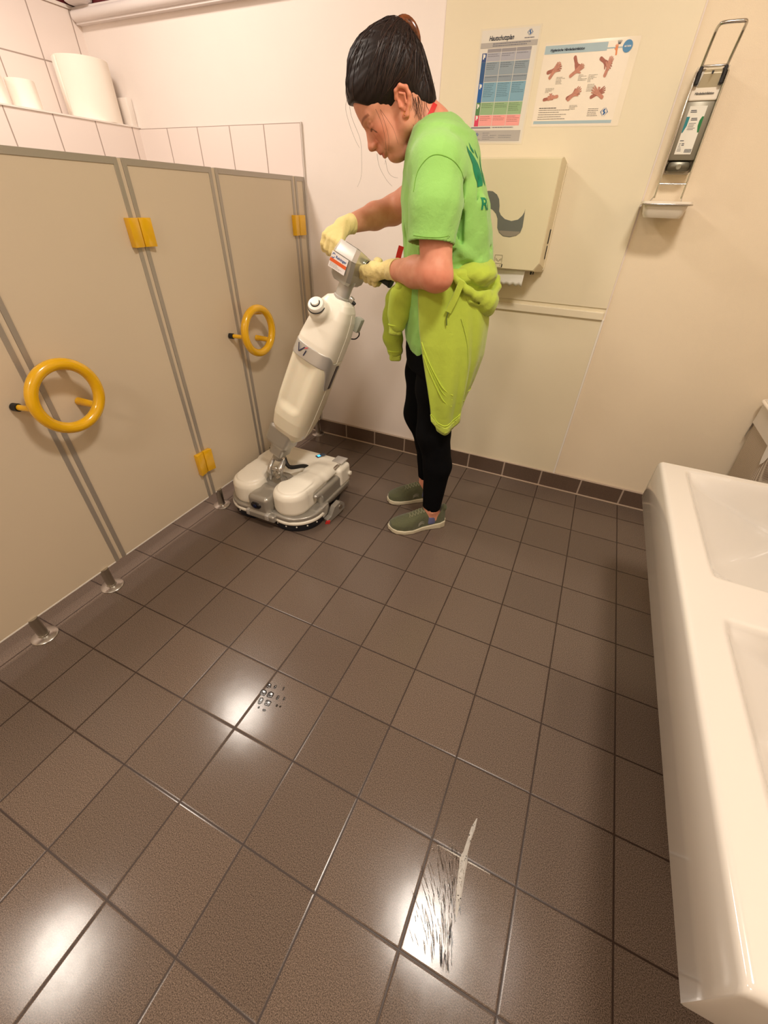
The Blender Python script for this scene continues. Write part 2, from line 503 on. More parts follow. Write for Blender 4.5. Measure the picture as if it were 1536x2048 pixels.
# boarded part of the back wall
bm = BM(); tbox(bm, (3.27, YB - 0.05, 4.43), (7.29, YB, 9.27), 0.0015); struct(obj('wall_back_panel', bm, CREAM_WALL))
bm = BM(); tbox(bm, (3.27, YB - 0.03, 0.45), (7.29, YB, 4.43)); struct(obj('wall_back_panel_lower', bm, CREAM_WALL))
bm = BM(); tbox(bm, (3.27, YB - 0.075, 4.21), (7.27, YB - 0.02, 4.36), 0.003); struct(obj('trim_6', bm, mat('cream_ledge', (234, 222, 196), 0.5)))
bm = BM(); tbox(bm, (7.27, YB - 0.05, 0.45), (7.31, YB, 4.22), 0.001); struct(obj('trim_7', bm, mat('white_caulk', (240, 232, 220), 0.5)))
bm = BM(); tbox(bm, (7.315, YB - 0.012, 0.45), (12.1, YB, 9.27)); struct(obj('wall_back_right', bm, PLASTER))
# tiled skirting and its light sealing joint
k, g, d, _, ids = tile_mat('brown_skirting_tiles', (96, 78, 66), (176, 158, 142), (0, 2), (0.0, -0.54), (1, 1), 0.3, gw=0.03, speck=0.2)
k.b.inputs['Roughness'].default_value = 0.35
bm = BM(); tbox(bm, (-4.9, YB - 0.075, 0.0), (12.1, YB, 0.455), 0.001); struct(obj('baseboard_back', bm, k.m))
bm = BM(); tbox(bm, (-4.9, YB - 0.115, 0.0), (12.1, YB - 0.06, 0.03), 0.002); struct(obj('trim_8', bm, mat('light_sealing_joint', (176, 154, 134), 0.6)))
bm = BM(); tbox(bm, (11.0, -14.9, 0), (12.1, 0.2, 5.6)); struct(obj('wall_right_ledge', bm, k.m))

# ------------------------------------------------------------------ ceiling downlights
lamp_glow = mat('lamp_glow', (255, 240, 220), 0.5, emit=((255, 232, 205), 9.0))
ring_m = mat('lamp_ring', (240, 240, 240), 0.4)
LL = ['white recessed ceiling downlight above the far toilet cubicle', 'white recessed ceiling downlight above the near end of the cubicles',
      'white recessed ceiling downlight above the washbasin', 'extra unseen ceiling downlight added over the open floor behind the camera']
for (x, y, p), lb in zip(LAMPS, LL):
    t = thing('ceiling_downlight', lb, 'ceiling light', (x * T, y * T, CEIL * T), 'recessed ceiling downlights')
    bm = BM(); lathe(bm, [(0.15, -0.004), (0.17, -0.012), (0.19, -0.006), (0.195, 0.0)], n=48, cap=False); obj('lamp_ring', bm, ring_m, t, smooth=50)
    bm = BM(); lathe(bm, [(0.0, -0.006), (0.15, -0.006), (0.15, 0.0)], n=48, cap=False); obj('diffuser', bm, lamp_glow, t)

# ------------------------------------------------------------------ toilet cubicle fronts
ZB, ZT = 0.45, 6.50
def edge_profile(y0, y1, parent):
    bm = BM(); tbox(bm, (XP - 0.075, y0, ZB), (XP + 0.012, y1, ZT), 0.0008); return obj('edge_profile', bm, ALU, parent)
def front(name, label, cat, y0, y1, group):
    t = thing(name, label, cat, (XP * T, (y0 + y1) / 2 * T, 0), group)
    off = Matrix.Translation(-Vector(t.location))
    bm = BM(); tbox(bm, (XP - 0.06, y0 + 0.06, ZB + 0.01), (XP, y1 - 0.06, ZT - 0.07)); p = obj('panel', bm, PANEL, t); p.data.transform(off)
    for a, bb in ((y0, y0 + 0.075), (y1 - 0.075, y1)):
        e = edge_profile(a, bb, t); e.data.transform(off)
    bm = BM(); tbox(bm, (XP - 0.075, y0 + 0.075, ZT - 0.085), (XP + 0.012, y1 - 0.075, ZT), 0.0008); e = obj('top_rail', bm, ALU, t); e.data.transform(off)
    bm = BM(); tbox(bm, (XP - 0.066, y0 + 0.075, ZB - 0.012), (XP + 0.004, y1 - 0.075, ZB + 0.012), 0.0004); e = obj('bottom_trim', bm, PAPER, t); e.data.transform(off)
    return t, off
def foot(y, t, off):
    bm = BM(); lathe(bm, [(0.016, 0.006), (0.016, ZB * T + 0.004)], Matrix.Translation((0.035 * T, y * T, 0)), 24)
    f = obj('foot', bm, STEEL, t, smooth=40); f.data.transform(off)
    bm = BM(); lathe(bm, [(0.041, 0.0), (0.041, 0.003), (0.036, 0.007), (0.018, 0.010), (0.017, 0.014)], Matrix.Translation((0.035 * T, y * T, 0)), 40)
    f2 = obj('foot_plate', bm, STEEL, f, smooth=40); f2.data.transform(off)
def hinge(y, z0, z1, t, off):
    bm = BM()
    for s in (-1, 1):
        ya, yb = (y - 0.205, y - 0.008) if s < 0 else (y + 0.008, y + 0.205)
        vs = box(bm, (XP * T, ya * T, z0 * T), ((XP + 0.11) * T, yb * T, z1 * T), 0.0015, 2)
        for v in vs:   # the leaf slopes down towards the seam
            if v.co.x > (XP + 0.06) * T and abs(v.co.y - y * T) < 0.06 * T: v.co.x -= 0.035 * T
    h = obj('hinge', bm, YELLOW, t, smooth=35); h.data.transform(off)
def ring_handle(yc, zc, t, off):
    x = XP + 0.37
    bm = BM(); R = 0.455 * T
    tube(bm, [(x * T, yc * T + R * math.cos(a), zc * T + R * math.sin(a)) for a in [2 * math.pi * i / 56 for i in range(56)]], 0.0165, 18, closed=True)
    rg = obj('ring_handle', bm, YELLOW, t, smooth=60); rg.data.transform(off)
    for a in (-36 * D2R, 49 * D2R, 184 * D2R):
        cy, cz = yc * T + R * math.cos(a), zc * T + R * math.sin(a)
        if a > 3:     # the stop peg with its black rubber end reaches over to the neighbouring panel
            bm = BM(); tube(bm, [(x * T, cy, cz), ((XP + 0.09) * T, cy - 0.013, cz)], 0.0085, 16); pg = obj('stop_peg', bm, YELLOW, rg, smooth=50); pg.data.transform(off)
            bm = BM(); tube(bm, [((XP + 0.10) * T, cy - 0.013, cz), ((XP + 0.01) * T, cy - 0.017, cz - 0.000)], 0.0115, 18); pg = obj('rubber_buffer', bm, BLACK_RUBBER, rg, smooth=50); pg.data.transform(off)
        else:
            bm = BM(); tube(bm, [(x * T, cy, cz), ((XP + 0.0) * T, cy - 0.012, cz - 0.006 * math.sin(a))], [0.0105, 0.013], 18); pg = obj('standoff', bm, YELLOW, rg, smooth=50); pg.data.transform(off)
G = 'fronts of the toilet cubicles'
P0_, PO = front('cubicle_panel', 'fixed beige cubicle panel cut by the left picture edge, left of the near ring handle', 'toilet partition', -7.4, -3.60, 'fixed cubicle panels')
for y in (-5.19, -3.914): foot(y, P0_, PO)
P1_, PO = front('cubicle_panel', 'fixed beige cubicle panel between the two doors, on one foot near its left end', 'toilet partition', -1.11, 0.715, 'fixed cubicle panels')
foot(-0.918, P1_, PO); foot(0.55, P1_, PO)
P2_, PO = front('cubicle_panel', 'narrow fixed beige filler panel beside the back wall', 'toilet partition', 3.31, 3.69, 'fixed cubicle panels')
foot(3.488, P2_, PO)
D1, PO = front('cubicle_door', 'near beige toilet door with the large yellow ring handle at left', 'toilet door', -3.53, -1.18, 'cubicle doors')
hinge(-1.147, 5.39, 5.78, D1, PO); hinge(-1.13, 1.10, 1.60, D1, PO); ring_handle(-3.40, 3.70, D1, PO)
D2, PO = front('cubicle_door', 'far beige toilet door with the yellow ring handle beside the scrubber', 'toilet door', 0.80, 3.24, 'cubicle doors')
hinge(3.275, 5.385, 5.785, D2, PO); hinge(3.275, 1.10, 1.60, D2, PO); ring_handle(0.92, 3.72, D2, PO)
# white hinge posts seen in the gaps
for y0, y1, t in ((-3.60, -3.53, P0_), (-1.18, -1.11, P1_), (0.715, 0.80, P1_), (3.24, 3.31, P2_)):
    bm = BM(); tbox(bm, (XP - 0.07, y0 + 0.002, ZB), (XP - 0.002, y1 - 0.002, ZT - 0.01)); e = obj('gap_profile', bm, PANEL, t)
    e.data.transform(Matrix.Translation(-Vector(t.location)))

# ------------------------------------------------------------------ paper on the tiled ledge
def roll(name, label, x, y, r, hgt, core, grp):
    bm = BM(); z = 7.47 * T
    lathe(bm, [(core, z), (r, z), (r, z + hgt), (core, z + hgt), (core, z)], Matrix.Translation((x * T, y * T, 0)), 56, cap=False)
    n = len(bm.verts)
    for v in bm.verts:
        d = Vector((v.co.x - x * T, v.co.y - y * T)); a = math.atan2(d.y, d.x)
        if d.length > r * 0.9: v.co.x += 0.002 * math.cos(3 * a); v.co.y += 0.002 * math.cos(5 * a)
    o = obj(name, bm, TISSUE, smooth=40)
    tag(o, label, 'paper roll', grp)
    return o
big = roll('jumbo_paper_roll', 'large white paper roll standing on the tiled ledge near the corner', -5.45, 2.98, 0.57 * T, 1.08 * T, 0.03, None)
bm = BM()   # the loose end of the paper
pts = [(-5.45 + 0.585 * math.cos(a), 2.98 + 0.585 * math.sin(a)) for a in np.linspace(-150 * D2R, -95 * D2R, 10)]
rings = [[Vector((px * T, py * T, (7.47 + zz) * T)) for px, py in pts] for zz in (0.0, 0.5, 1.06)]
loft(bm, rings, cap=False, closed=False)
e = obj('loose_end', bm, TISSUE, big, smooth=60)
sol = e.modifiers.new('s', 'SOLIDIFY'); sol.thickness = 0.0012
roll('toilet_paper_roll', 'small white toilet roll on the ledge, left of the large roll', -5.45, 1.36, 0.27 * T, 0.49 * T, 0.02, 'toilet rolls on the ledge')
roll('toilet_paper_roll', 'small white toilet roll on the ledge at the left picture edge', -5.45, 0.70, 0.27 * T, 0.49 * T, 0.02, 'toilet rolls on the ledge')
bm = BM(); tbox(bm, (-5.30, 3.57, 7.475), (-4.95, 3.725, 8.00), 0.003)
tag(obj('paper_carton', bm, mat('white_carton', (238, 228, 220), 0.6), smooth=35), 'small white carton in the ledge corner behind the large roll', 'box')
# ------------------------------------------------------------------ double washbasin
def washbasin():
    x0, x1, y0, y1, zt, zb = 8.60, 10.98, -5.745, 0.16, 3.0, 2.29
    nx, ny = 96, 220
    # bowls: rectangular rims, floors sloping towards the back; far walls steep
    bowls = [(8.93, 10.72, -2.44, 0.0), (8.93, 10.72, -5.52, -3.02)]
    def sst(t): t = min(max(t, 0), 1); return t * t * (3 - 2 * t)
    def h(x, y):
        z = zt
        # outer rounding
        e = 0.06
        for dd in (x - x0, x1 - x, y - y0, y1 - y):
            if dd < e: z -= e * (1 - math.sqrt(max(0, 1 - (1 - dd / e) ** 2)))
        for bx0, bx1, by0, by1 in bowls:
            if bx0 < x < bx1 and by0 < y < by1:
                u = (x - bx0) / (bx1 - bx0); v = (y - by0) / (by1 - by0)
                fr = min(1, u / 0.82) ** 0.85               # the bottom falls away from the front rim
                bk = sst((1 - u) / 0.16)
                nr = sst(v / 0.13); fa = sst((1 - v) / 0.09)
                d = 0.62 * fr * bk * nr * fa
                d += 0.05 * sst(min(u, 1 - u) / 0.05) * sst(min(v, 1 - v) / 0.03)
                r2 = ((u - 0.80) / 0.10) ** 2 + ((v - 0.5) / 0.07) ** 2
                d += 0.03 * max(0, 1 - r2)
                z = zt - d
        return z
    xs = sorted(set(list(np.linspace(x0, x0 + 0.06, 7)) + list(np.linspace(x0 + 0.06, x1 - 0.06, nx)) + list(np.linspace(x1 - 0.06, x1, 5))))
    ys = sorted(set(list(np.linspace(y0, y0 + 0.06, 7)) + list(np.linspace(y0 + 0.06, y1 - 0.06, ny)) + list(np.linspace(y1 - 0.06, y1, 7))))
    bm = BM()
    g = [[bm.verts.new((x * T, y * T, h(x, y) * T)) for y in ys] for x in xs]
    for i in range(len(xs) - 1):
        for j in range(len(ys) - 1): bm.faces.new((g[i][j], g[i + 1][j], g[i + 1][j + 1], g[i][j + 1]))
    # skirt and underside
    per = [g[i][0] for i in range(len(xs))] + [g[-1][j] for j in range(1, len(ys))] + [g[i][-1] for i in range(len(xs) - 2, -1, -1)] + [g[0][j] for j in range(len(ys) - 2, 0, -1)]
    lo = [bm.verts.new((v.co.x, v.co.y, (zb + 0.02) * T)) for v in per]
    ins = [bm.verts.new((v.co.x + (0.02 * T if v.co.x < x0 * T + 1e-4 else 0), v.co.y, zb * T)) for v in per]
    n = len(per)
    for i in range(n):
        bm.faces.new((per[i], per[(i + 1) % n], lo[(i + 1) % n], lo[i])); bm.faces.new((lo[i], lo[(i + 1) % n], ins[(i + 1) % n], ins[i]))
    bm.faces.new(ins)
    t = thing('washbasin', 'long white double washbasin with two sloping bowls at the right picture edge', 'washbasin', (x1 * T, (y0 + y1) / 2 * T, zb * T))
    off = Matrix.Translation(-Vector(t.location))
    o = obj('basin', bm, SANITARY, t, smooth=50); o.data.transform(off)
    for bx0, bx1, by0, by1 in bowls:
        cx, cy = bx0 + 0.80 * (bx1 - bx0), (by0 + by1) / 2
        bm = BM(); lathe(bm, [(0.0, 0.0), (0.012, 0.001), (0.024, 0.004), (0.030, 0.003), (0.032, -0.004)], Matrix.Translation((cx * T, cy * T, h(cx, cy) * T + 0.001)), 36, cap=False)
        dr = obj('drain', bm, STEEL, t, smooth=50); dr.data.transform(off)
    for cy in (-1.2, -4.3):       # taps on the rear deck
        bm = BM(); lathe(bm, [(0.026, 0), (0.026, 0.004), (0.021, 0.008), (0.021, 0.07), (0.018, 0.078), (0, 0.08)], Matrix.Translation((10.82 * T, cy * T, (zt - 0.003) * T)), 28)
        tube(bm, smooth_pts([(10.82 * T, cy * T, zt * T + 0.05), (10.55 * T, cy * T, zt * T + 0.075), (10.25 * T, cy * T, zt * T + 0.06), (10.2 * T, cy * T, zt * T + 0.045)], 6), 0.012, 16)
        tp = obj('tap', bm, STEEL, t, smooth=50); tp.data.transform(off)
        bm = BM(); tube(bm, [(10.82 * T, cy * T, zt * T + 0.082), (10.62 * T, cy * T, zt * T + 0.115)], [0.009, 0.006], 14)
        lv = obj('tap_lever', bm, STEEL, tp, smooth=50); lv.data.transform(off)
washbasin()

# ------------------------------------------------------------------ perforated waste bin with a white liner
def bin_():
    t = thing('waste_bin', 'tall light perforated waste bin with a white liner behind the washbasin', 'waste bin', (11.2 * T, 2.9 * T, 0))
    sh = 0.09
    off = Matrix.Translation(-Vector(t.location))
    k = NT('perforated_plastic'); b = k.b
    b.inputs['Roughness'].default_value = 0.5
    sep = k.n('ShaderNodeSeparateXYZ'); k.l(k.pos(), sep.inputs[0])
    fy = k.math('PINGPONG', sep.outputs[1], 0.0045); fz = k.math('PINGPONG', sep.outputs[2], 0.0045); fx = k.math('PINGPONG', sep.outputs[0], 0.0045)
    gy = k.math('MAXIMUM', fy, 0.0); 
    s = k.math('ADD', k.math('POWER', k.math('SUBTRACT', gy, 0.0022), 2.0), k.math('POWER', k.math('SUBTRACT', fz, 0.0022), 2.0))
    hole = k.math('LESS_THAN', s, 0.0000022)
    k.l(k.mix(hole, s2l((206, 190, 168)), s2l((120, 96, 78))), b.inputs['Base Color'])
    def ring(x0, x1, y0, y1, z, r=0.16, n=8):
        pts = []
        for cx, cy, a0 in ((x1 - r, y1 - r, 0), (x0 + r, y1 - r, 90), (x0 + r, y0 + r, 180), (x1 - r, y0 + r, 270)):
            for i in range(n):
                a = (a0 + 90 * i / (n - 1)) * D2R; pts.append(Vector(((cx + r * math.cos(a)) * T, (cy + r * math.sin(a)) * T, z * T)))
        return pts
    bm = BM()
    loft(bm, [ring(10.78, 11.70, 2.40, 3.40, 0.0), ring(10.60, 11.90, 2.22, 3.58, 3.06)], cap=False)
    bm.faces.new([v for v in bm.verts][:32][::-1])
    o = obj('perforated_body', bm, k.m, t, smooth=40); o.data.transform(off)
    bm = BM(); tube(bm, [p + Vector((0, 0, 0)) for p in ring(10.57, 11.92, 2.20, 3.60, 3.14)], 0.007, 10, closed=True)
    o = obj('rim', bm, mat('bin_rim_white', (240, 228, 212), 0.4), t, smooth=50); o.data.transform(off)
    bm = BM()
    R = []
    for z, g_ in ((2.62, -0.008), (2.72, -0.014), (2.9, -0.012), (3.18, -0.02), (3.2, 0.03), (2.3, 0.09), (1.2, 0.16)):
        rg = ring(10.60 + g_, 11.90 - g_, 2.22 + g_, 3.58 - g_, z)
        if g_ == -0.008:
            rg = [v + Vector((0, 0, 0.055 * math.sin(i * 0.9))) for i, v in enumerate(rg)]
        R.append(rg)
    loft(bm, R, cap=False)
    o = obj('bin_liner', bm, mat('white_plastic_liner', (226, 216, 202), 0.3, bump=0.5, bscale=40, alpha=0.92), t, smooth=60); o.data.transform(off)
bin_()

# ------------------------------------------------------------------ paper towel dispenser on the boarded wall
def yplane(y): return frameM(Vector((0, y * T, 0)), Vector((1, 0, 0)), Vector((0, 0, 1)), Vector((0, -1, 0)))   # 2D (x, z) on a wall facing the room
def P2(l): return [(a * T, b * T) for a, b in l]
WINDOW = [(4.44, 6.22), (4.50, 6.28), (4.612, 6.30), (4.693, 6.294), (4.782, 6.247), (4.836, 6.178), (4.863, 6.08), (4.872, 5.994), (4.914, 5.937), (5.008, 5.875), (5.138, 5.85), (5.256, 5.876), (5.321, 5.936), (5.351, 5.994), (5.357, 6.043), (5.361, 5.951), (5.369, 5.764), (5.345, 5.674), (5.277, 5.619), (5.157, 5.591), (5.027, 5.6), (4.933, 5.656), (4.888, 5.73), (4.863, 5.877), (4.822, 5.949), (4.746, 6.012), (4.658, 6.046), (4.56, 6.05), (4.47, 6.10)]
def dispenser():
    yf = 3.11; xl, xr = 4.05, 5.83
    cream = mat('dispenser_cream_plastic', (224, 212, 178), 0.35, spec=0.4)
    t = thing('paper_towel_dispenser', 'cream paper towel dispenser with a grey wave shaped window on the boarded wall', 'towel dispenser', (5.0 * T, (YB - 0.05) * T, 5.9 * T))
    off = Matrix.Translation(-Vector(t.location))
    bm = BM()
    rings = []
    for y, dx, z0, z1 in ((YB - 0.05, 0.05, 5.02, 6.69), (3.62, 0.05, 5.00, 6.72), (3.25, 0.01, 5.03, 6.79), (3.13, 0.0, 5.05, 6.775), (yf, -0.015, 5.065, 6.76)):
        rings.append([Vector((x * T, y * T, z * T)) for x, z in ((xl - dx, z0), (xr + dx - (0.09 if y < 3.6 else 0.03), z0), (xr + dx, z0 + (0.13 if y < 3.6 else 0.05)), (xr + dx, z1), (xl - dx, z1))])
    loft(bm, rings)
    o = obj('housing', bm, cream, t, smooth=25); o.data.transform(off)
    bm = BM(); tbox(bm, (xl - 0.06, 3.54, 5.04), (xr + 0.055, 3.565, 6.73), 0.0008)
    o = obj('cover_seam', bm, mat('seam_cream', (236, 224, 196), 0.35), t); o.data.transform(off)
    bm = BM(); prism(bm, P2(WINDOW), yplane(yf), -0.004, 0.0008)
    wn = obj('level_window', bm, mat('smoked_window', (112, 112, 106), 0.18, spec=0.5), t); wn.data.transform(off)
    bm = BM(); prism(bm, P2([(4.915, 5.69), (5.345, 5.69), (5.31, 5.645), (5.25, 5.615), (5.157, 5.600), (5.03, 5.61), (4.95, 5.655)]), yplane(yf), 0.0006, 0.0012)
    o = obj('paper_behind_window', bm, mat('window_paper_glimpse', (146, 136, 122), 0.3), wn); o.data.transform(off)
    # small pictogram: a folding towel above a dispenser slot
    dk = mat('pictogram_grey', (112, 104, 84), 0.5); bk = mat('pictogram_black', (34, 30, 24), 0.5)
    bm = BM(); M = yplane(yf)
    def ln(a, b, w=0.0011):
        a, b = Vector(a) * T, Vector(b) * T; d = (b - a).normalized(); q = Vector((-d.y, d.x)) * w / 2
        prism(bm, [a + q, a - q, b - q, b + q], M, 0.0002, 0.0007)
    for a, b_ in (((4.935, 5.285), (5.08, 5.285)), ((4.935, 5.285), (4.93, 5.14)), ((5.08, 5.285), (5.085, 5.14)), ((4.93, 5.14), (5.085, 5.14)), ((4.95, 5.23), (4.985, 5.21)), ((4.985, 5.21), (5.0, 5.18)), ((5.0, 5.18), (5.02, 5.18)), ((5.02, 5.18), (5.035, 5.21)), ((5.035, 5.21), (5.07, 5.23)), ((4.95, 5.21), (4.98, 5.19)), ((5.07, 5.21), (5.04, 5.19)), ((4.95, 5.12), (4.96, 5.09)), ((5.06, 5.12), (5.05, 5.09)), ((4.93, 5.075), (5.08, 5.075))): ln(a, b_)
    o = obj('pictogram', bm, dk, t); o.data.transform(off)
    bm = BM()
    prism(bm, P2([(4.90, 5.135), (4.92, 5.135), (4.915, 5.075), (4.895, 5.075)]), M, 0.0002, 0.0007)
    prism(bm, P2([(5.09, 5.135), (5.11, 5.135), (5.105, 5.075), (5.085, 5.075)]), M, 0.0002, 0.0007)
    o = obj('pictogram_bar', bm, bk, t); o.data.transform(off)
    # lock slots on the right flank, and the small lever below
    bm = BM()
    for z0, z1, y in ((5.50, 5.74, 3.40), (5.24, 5.47, 3.42)):
        tbox(bm, (xr + 0.0, y, z0), (xr + 0.042, y + 0.05, z1), 0.002)
    o = obj('lock_slot', bm, BLACK_PLASTIC, t); o.data.transform(off)
    bm = BM(); tbox(bm, (5.66, 3.3, 4.97), (5.69, 3.36, 5.04)); tbox(bm, (5.71, 3.3, 4.975), (5.73, 3.36, 5.03))
    o = obj('tear_lever', bm, BLACK_PLASTIC, t); o.data.transform(off)
    # the towel hanging out, torn edge
    bm = BM(); top = []; bot = []
    n = 26
    rows = []
    for j, zz in enumerate(np.linspace(0, 1, 6)):
        row = []
        for i in range(n + 1):
            u = i / n; x = 4.62 + 0.95 * u - 0.02 * zz
            tooth = 0.05 * abs(((u * 7.5) % 1) * 2 - 1)
            z = 5.06 - zz * (0.32 - tooth)
            row.append(Vector((x * T, (3.22 + 0.02 * zz ** 2 + 0.01 * math.sin(u * 5)) * T, z * T)))
        rows.append(row)
    loft(bm, rows, cap=False, closed=False)
    o = obj('paper_towel', bm, PAPER, t, smooth=60); o.data.transform(off)
    s_ = o.modifiers.new('s', 'SOLIDIFY'); s_.thickness = 0.0006
dispenser()

# ------------------------------------------------------------------ wall mounted hand disinfectant dispenser with arm lever
def sanitizer():
    t = thing('disinfectant_dispenser', 'steel arm operated disinfectant dispenser with a drip tray on the right wall section', 'soap dispenser', (7.66 * T, (YB - 0.012) * T, 7.0 * T))
    off = Matrix.Translation(-Vector(t.location))
    def add(name, bm, m, parent=None, smooth=None):
        o = obj(name, bm, m, parent or t, smooth=smooth); o.data.transform(off); return o
    xl, xr = 7.455, 7.86
    white = mat('dispenser_white_plastic', (236, 226, 210), 0.35)
    # rear steel channel
    bm = BM(); tbox(bm, (xl, 3.62, 6.58), (xr, YB - 0.012, 7.82), 0.002)
    add('back_plate', bm, STEEL)
    bm = BM(); tbox(bm, (xl - 0.005, 3.30, 6.60), (xl + 0.012, 3.66, 7.80), 0.0008); tbox(bm, (xr - 0.012, 3.30, 6.60), (xr + 0.005, 3.66, 7.80), 0.0008)
    add('side_rail', bm, mat('pale_steel_side', (206, 196, 178), 0.35, metal=0.5))
    # bright frame bent around the front
    bm = BM(); y = 3.29
    fr = [(xl, 6.25), (xl, 7.74), (xl + 0.06, 7.80), (xr - 0.06, 7.80), (xr, 7.74), (xr, 6.25)]
    tube(bm, [(a * T, y * T, b * T) for a, b in fr], 0.0028, 10)
    tube(bm, [(xl * T, y * T, 6.44 * T), (xr * T, y * T, 6.44 * T)], 0.0026, 10)
    add('wire_frame', bm, CHROME, smooth=60)
    # white pump cover, sloping forward, and its lettering
    bm = BM(); tbox(bm, (xl + 0.015, 3.34, 7.44), (xr - 0.015, 3.62, 7.79), 0.003)
    add('pump_cover', bm, white)
    bm = BM()
    loft(bm, [[Vector((x * T, yy * T, z * T)) for x, yy, z in ((7.53, 3.36, 7.56), (7.79, 3.36, 7.56), (7.79, 3.33, 7.60), (7.53, 3.33, 7.60))],
              [Vector((x * T, yy * T, z * T)) for x, yy, z in ((7.55, 3.22, 7.71), (7.78, 3.22, 7.71), (7.77, 3.20, 7.75), (7.56, 3.20, 7.75))],
              [Vector((x * T, yy * T, z * T)) for x, yy, z in ((7.57, 3.24, 7.77), (7.76, 3.24, 7.77), (7.75, 3.30, 7.80), (7.58, 3.30, 7.80))]])
    add('spout', bm, mat('spout_cream', (222, 210, 182), 0.3), smooth=30)
    bm = BM(); prism(bm, P2([(7.645, 7.735), (7.675, 7.735), (7.672, 7.705), (7.66, 7.695), (7.648, 7.705)]), yplane(3.195), 0, 0.001)
    add('spout_emblem', bm, BLACK_PLASTIC)
    bm = BM(); text_bm(bm, 'Händedesinfektion', 0.0085, frameM(Vector((7.53 * T, 3.333 * T, 7.505 * T)), Vector((1, 0, 0)), Vector((0, 0, 1)), Vector((0, -1, 0))), bold=0.0002, width=0.25 * T)
    add('cover_lettering', bm, BLACK_PLASTIC)
    bm = BM()
    for x in (xl + 0.045, xr - 0.045): tbox(bm, (x - 0.025, 3.26, 7.60), (x + 0.025, 3.40, 7.80), 0.003)
    add('arm_bearing', bm, BLACK_PLASTIC)
    # arm lever
    bm = BM()
    p = [(xl + 0.04, 3.33, 7.70), (xl + 0.04, 3.28, 7.82), (xl + 0.055, 3.10, 8.09), (xl + 0.07, 3.00, 8.14), (xl + 0.12, 2.96, 8.152), (xr - 0.10, 2.96, 8.152), (xr - 0.03, 2.98, 8.145), (xr - 0.02, 3.10, 8.09), (xr - 0.04, 3.28, 7.82), (xr - 0.04, 3.33, 7.70)]
    tube(bm, smooth_pts([(a * T, b * T, c * T) for a, b, c in p], 5), 0.0042, 12)
    add('arm_lever', bm, CHROME, smooth=60)
    # bottle in the steel holder
    bm = BM(); tbox(bm, (xl + 0.012, 3.36, 6.745), (xr - 0.012, 3.62, 7.45), 0.004)
    bt = add('bottle', bm, mat('grey_steel_front', (138, 132, 116), 0.35, metal=0.35), smooth=30)
    bm = BM(); tbox(bm, (xl + 0.03, 3.375, 6.59), (xr - 0.03, 3.62, 6.745), 0.012)
    add('bottle_holder_foot', bm, mat('dark_steel_front', (96, 92, 78), 0.3, metal=0.5), smooth=30)
    bm = BM(); lathe(bm, [(0, 0), (0.006, 0.0006), (0.0075, 0)], frameM(Vector((7.66 * T, 3.374 * T, 6.665 * T)), Vector((1, 0, 0)), Vector((0, 0, 1)), Vector((0, -1, 0))), 24)
    add('sight_hole', bm, mat('sight_hole_grey', (140, 134, 116), 0.4))
    M = yplane(3.359)
    bm = BM(); prism(bm, P2([(7.53, 6.82), (7.765, 6.82), (7.765, 7.385), (7.53, 7.385)]), M, -0.001, 0.0006)
    lab = add('bottle_label', bm, mat('label_white', (232, 228, 216), 0.4), bt)
    bm = BM(); prism(bm, P2([(7.53, 7.08), (7.545, 7.08), (7.572, 7.16), (7.575, 7.265), (7.53, 7.265)]), M, 0.0007, 0.001)
    add('teal_swoosh', bm, mat('label_teal', (20, 128, 136), 0.4), lab)
    bm = BM(); prism(bm, P2([(7.765, 7.08), (7.745, 7.08), (7.722, 7.16), (7.722, 7.22), (7.74, 7.265), (7.765, 7.265)]), M, 0.0007, 0.001)
    add('green_swoosh', bm, mat('label_green', (8, 116, 56), 0.4), lab)
    bm = BM()
    Rr = random.Random(3)
    for z0, n_, a, w in ((7.34, 2, 7.56, 0.10), (7.25, 2, 7.60, 0.10), (7.19, 5, 7.59, 0.11), (6.99, 1, 7.55, 0.07), (6.955, 3, 7.55, 0.03), (6.955, 2, 7.59, 0.04), (6.90, 3, 7.55, 0.06)):
        for i in range(n_):
            z = z0 - i * 0.018; ww = w * Rr.uniform(0.7, 1)
            prism(bm, P2([(a, z), (a + ww, z), (a + ww, z - (0.010 if n_ < 3 else 0.005)), (a, z - (0.010 if n_ < 3 else 0.005))]), M, 0.0007, 0.001)
    x = 7.66
    for i in range(14):
        ww = 0.003 if i % 3 else 0.006; prism(bm, P2([(x, 6.84), (x + ww, 6.84), (x + ww, 6.885), (x, 6.885)]), M, 0.0007, 0.001); x += 0.007
    add('label_print', bm, mat('label_ink', (70, 74, 84), 0.5), lab)
    # drip tray
    bm = BM()
    def rr(x0, x1, y0, y1, z, r=0.08, n=6):
        pts = []
        for cx, cy, a0 in ((x1 - r, y1 - r, 0), (x0 + r, y1 - r, 90), (x0 + r, y0 + r, 180), (x1 - r, y0 + r, 270)):
            for i in range(n):
                a = (a0 + 90 * i / (n - 1)) * D2R; pts.append(Vector(((cx + r * math.cos(a)) * T, (cy + r * math.sin(a)) * T, z * T)))
        return pts
    loft(bm, [rr(7.39, 7.93, 3.08, 3.60, 5.98), rr(7.36, 7.96, 3.04, 3.64, 6.03), rr(7.33, 7.98, 3.0, 3.66, 6.15), rr(7.29, 8.03, 2.96, 3.68, 6.17), rr(7.29, 8.03, 2.96, 3.68, 6.205), rr(7.33, 7.99, 3.01, 3.65, 6.205), rr(7.38, 7.94, 3.08, 3.60, 6.06)])
    tr = add('drip_tray', bm, white, smooth=40)
    bm = BM(); tube(bm, rr(7.285, 8.035, 2.955, 3.69, 6.165), 0.0022, 8, closed=True)
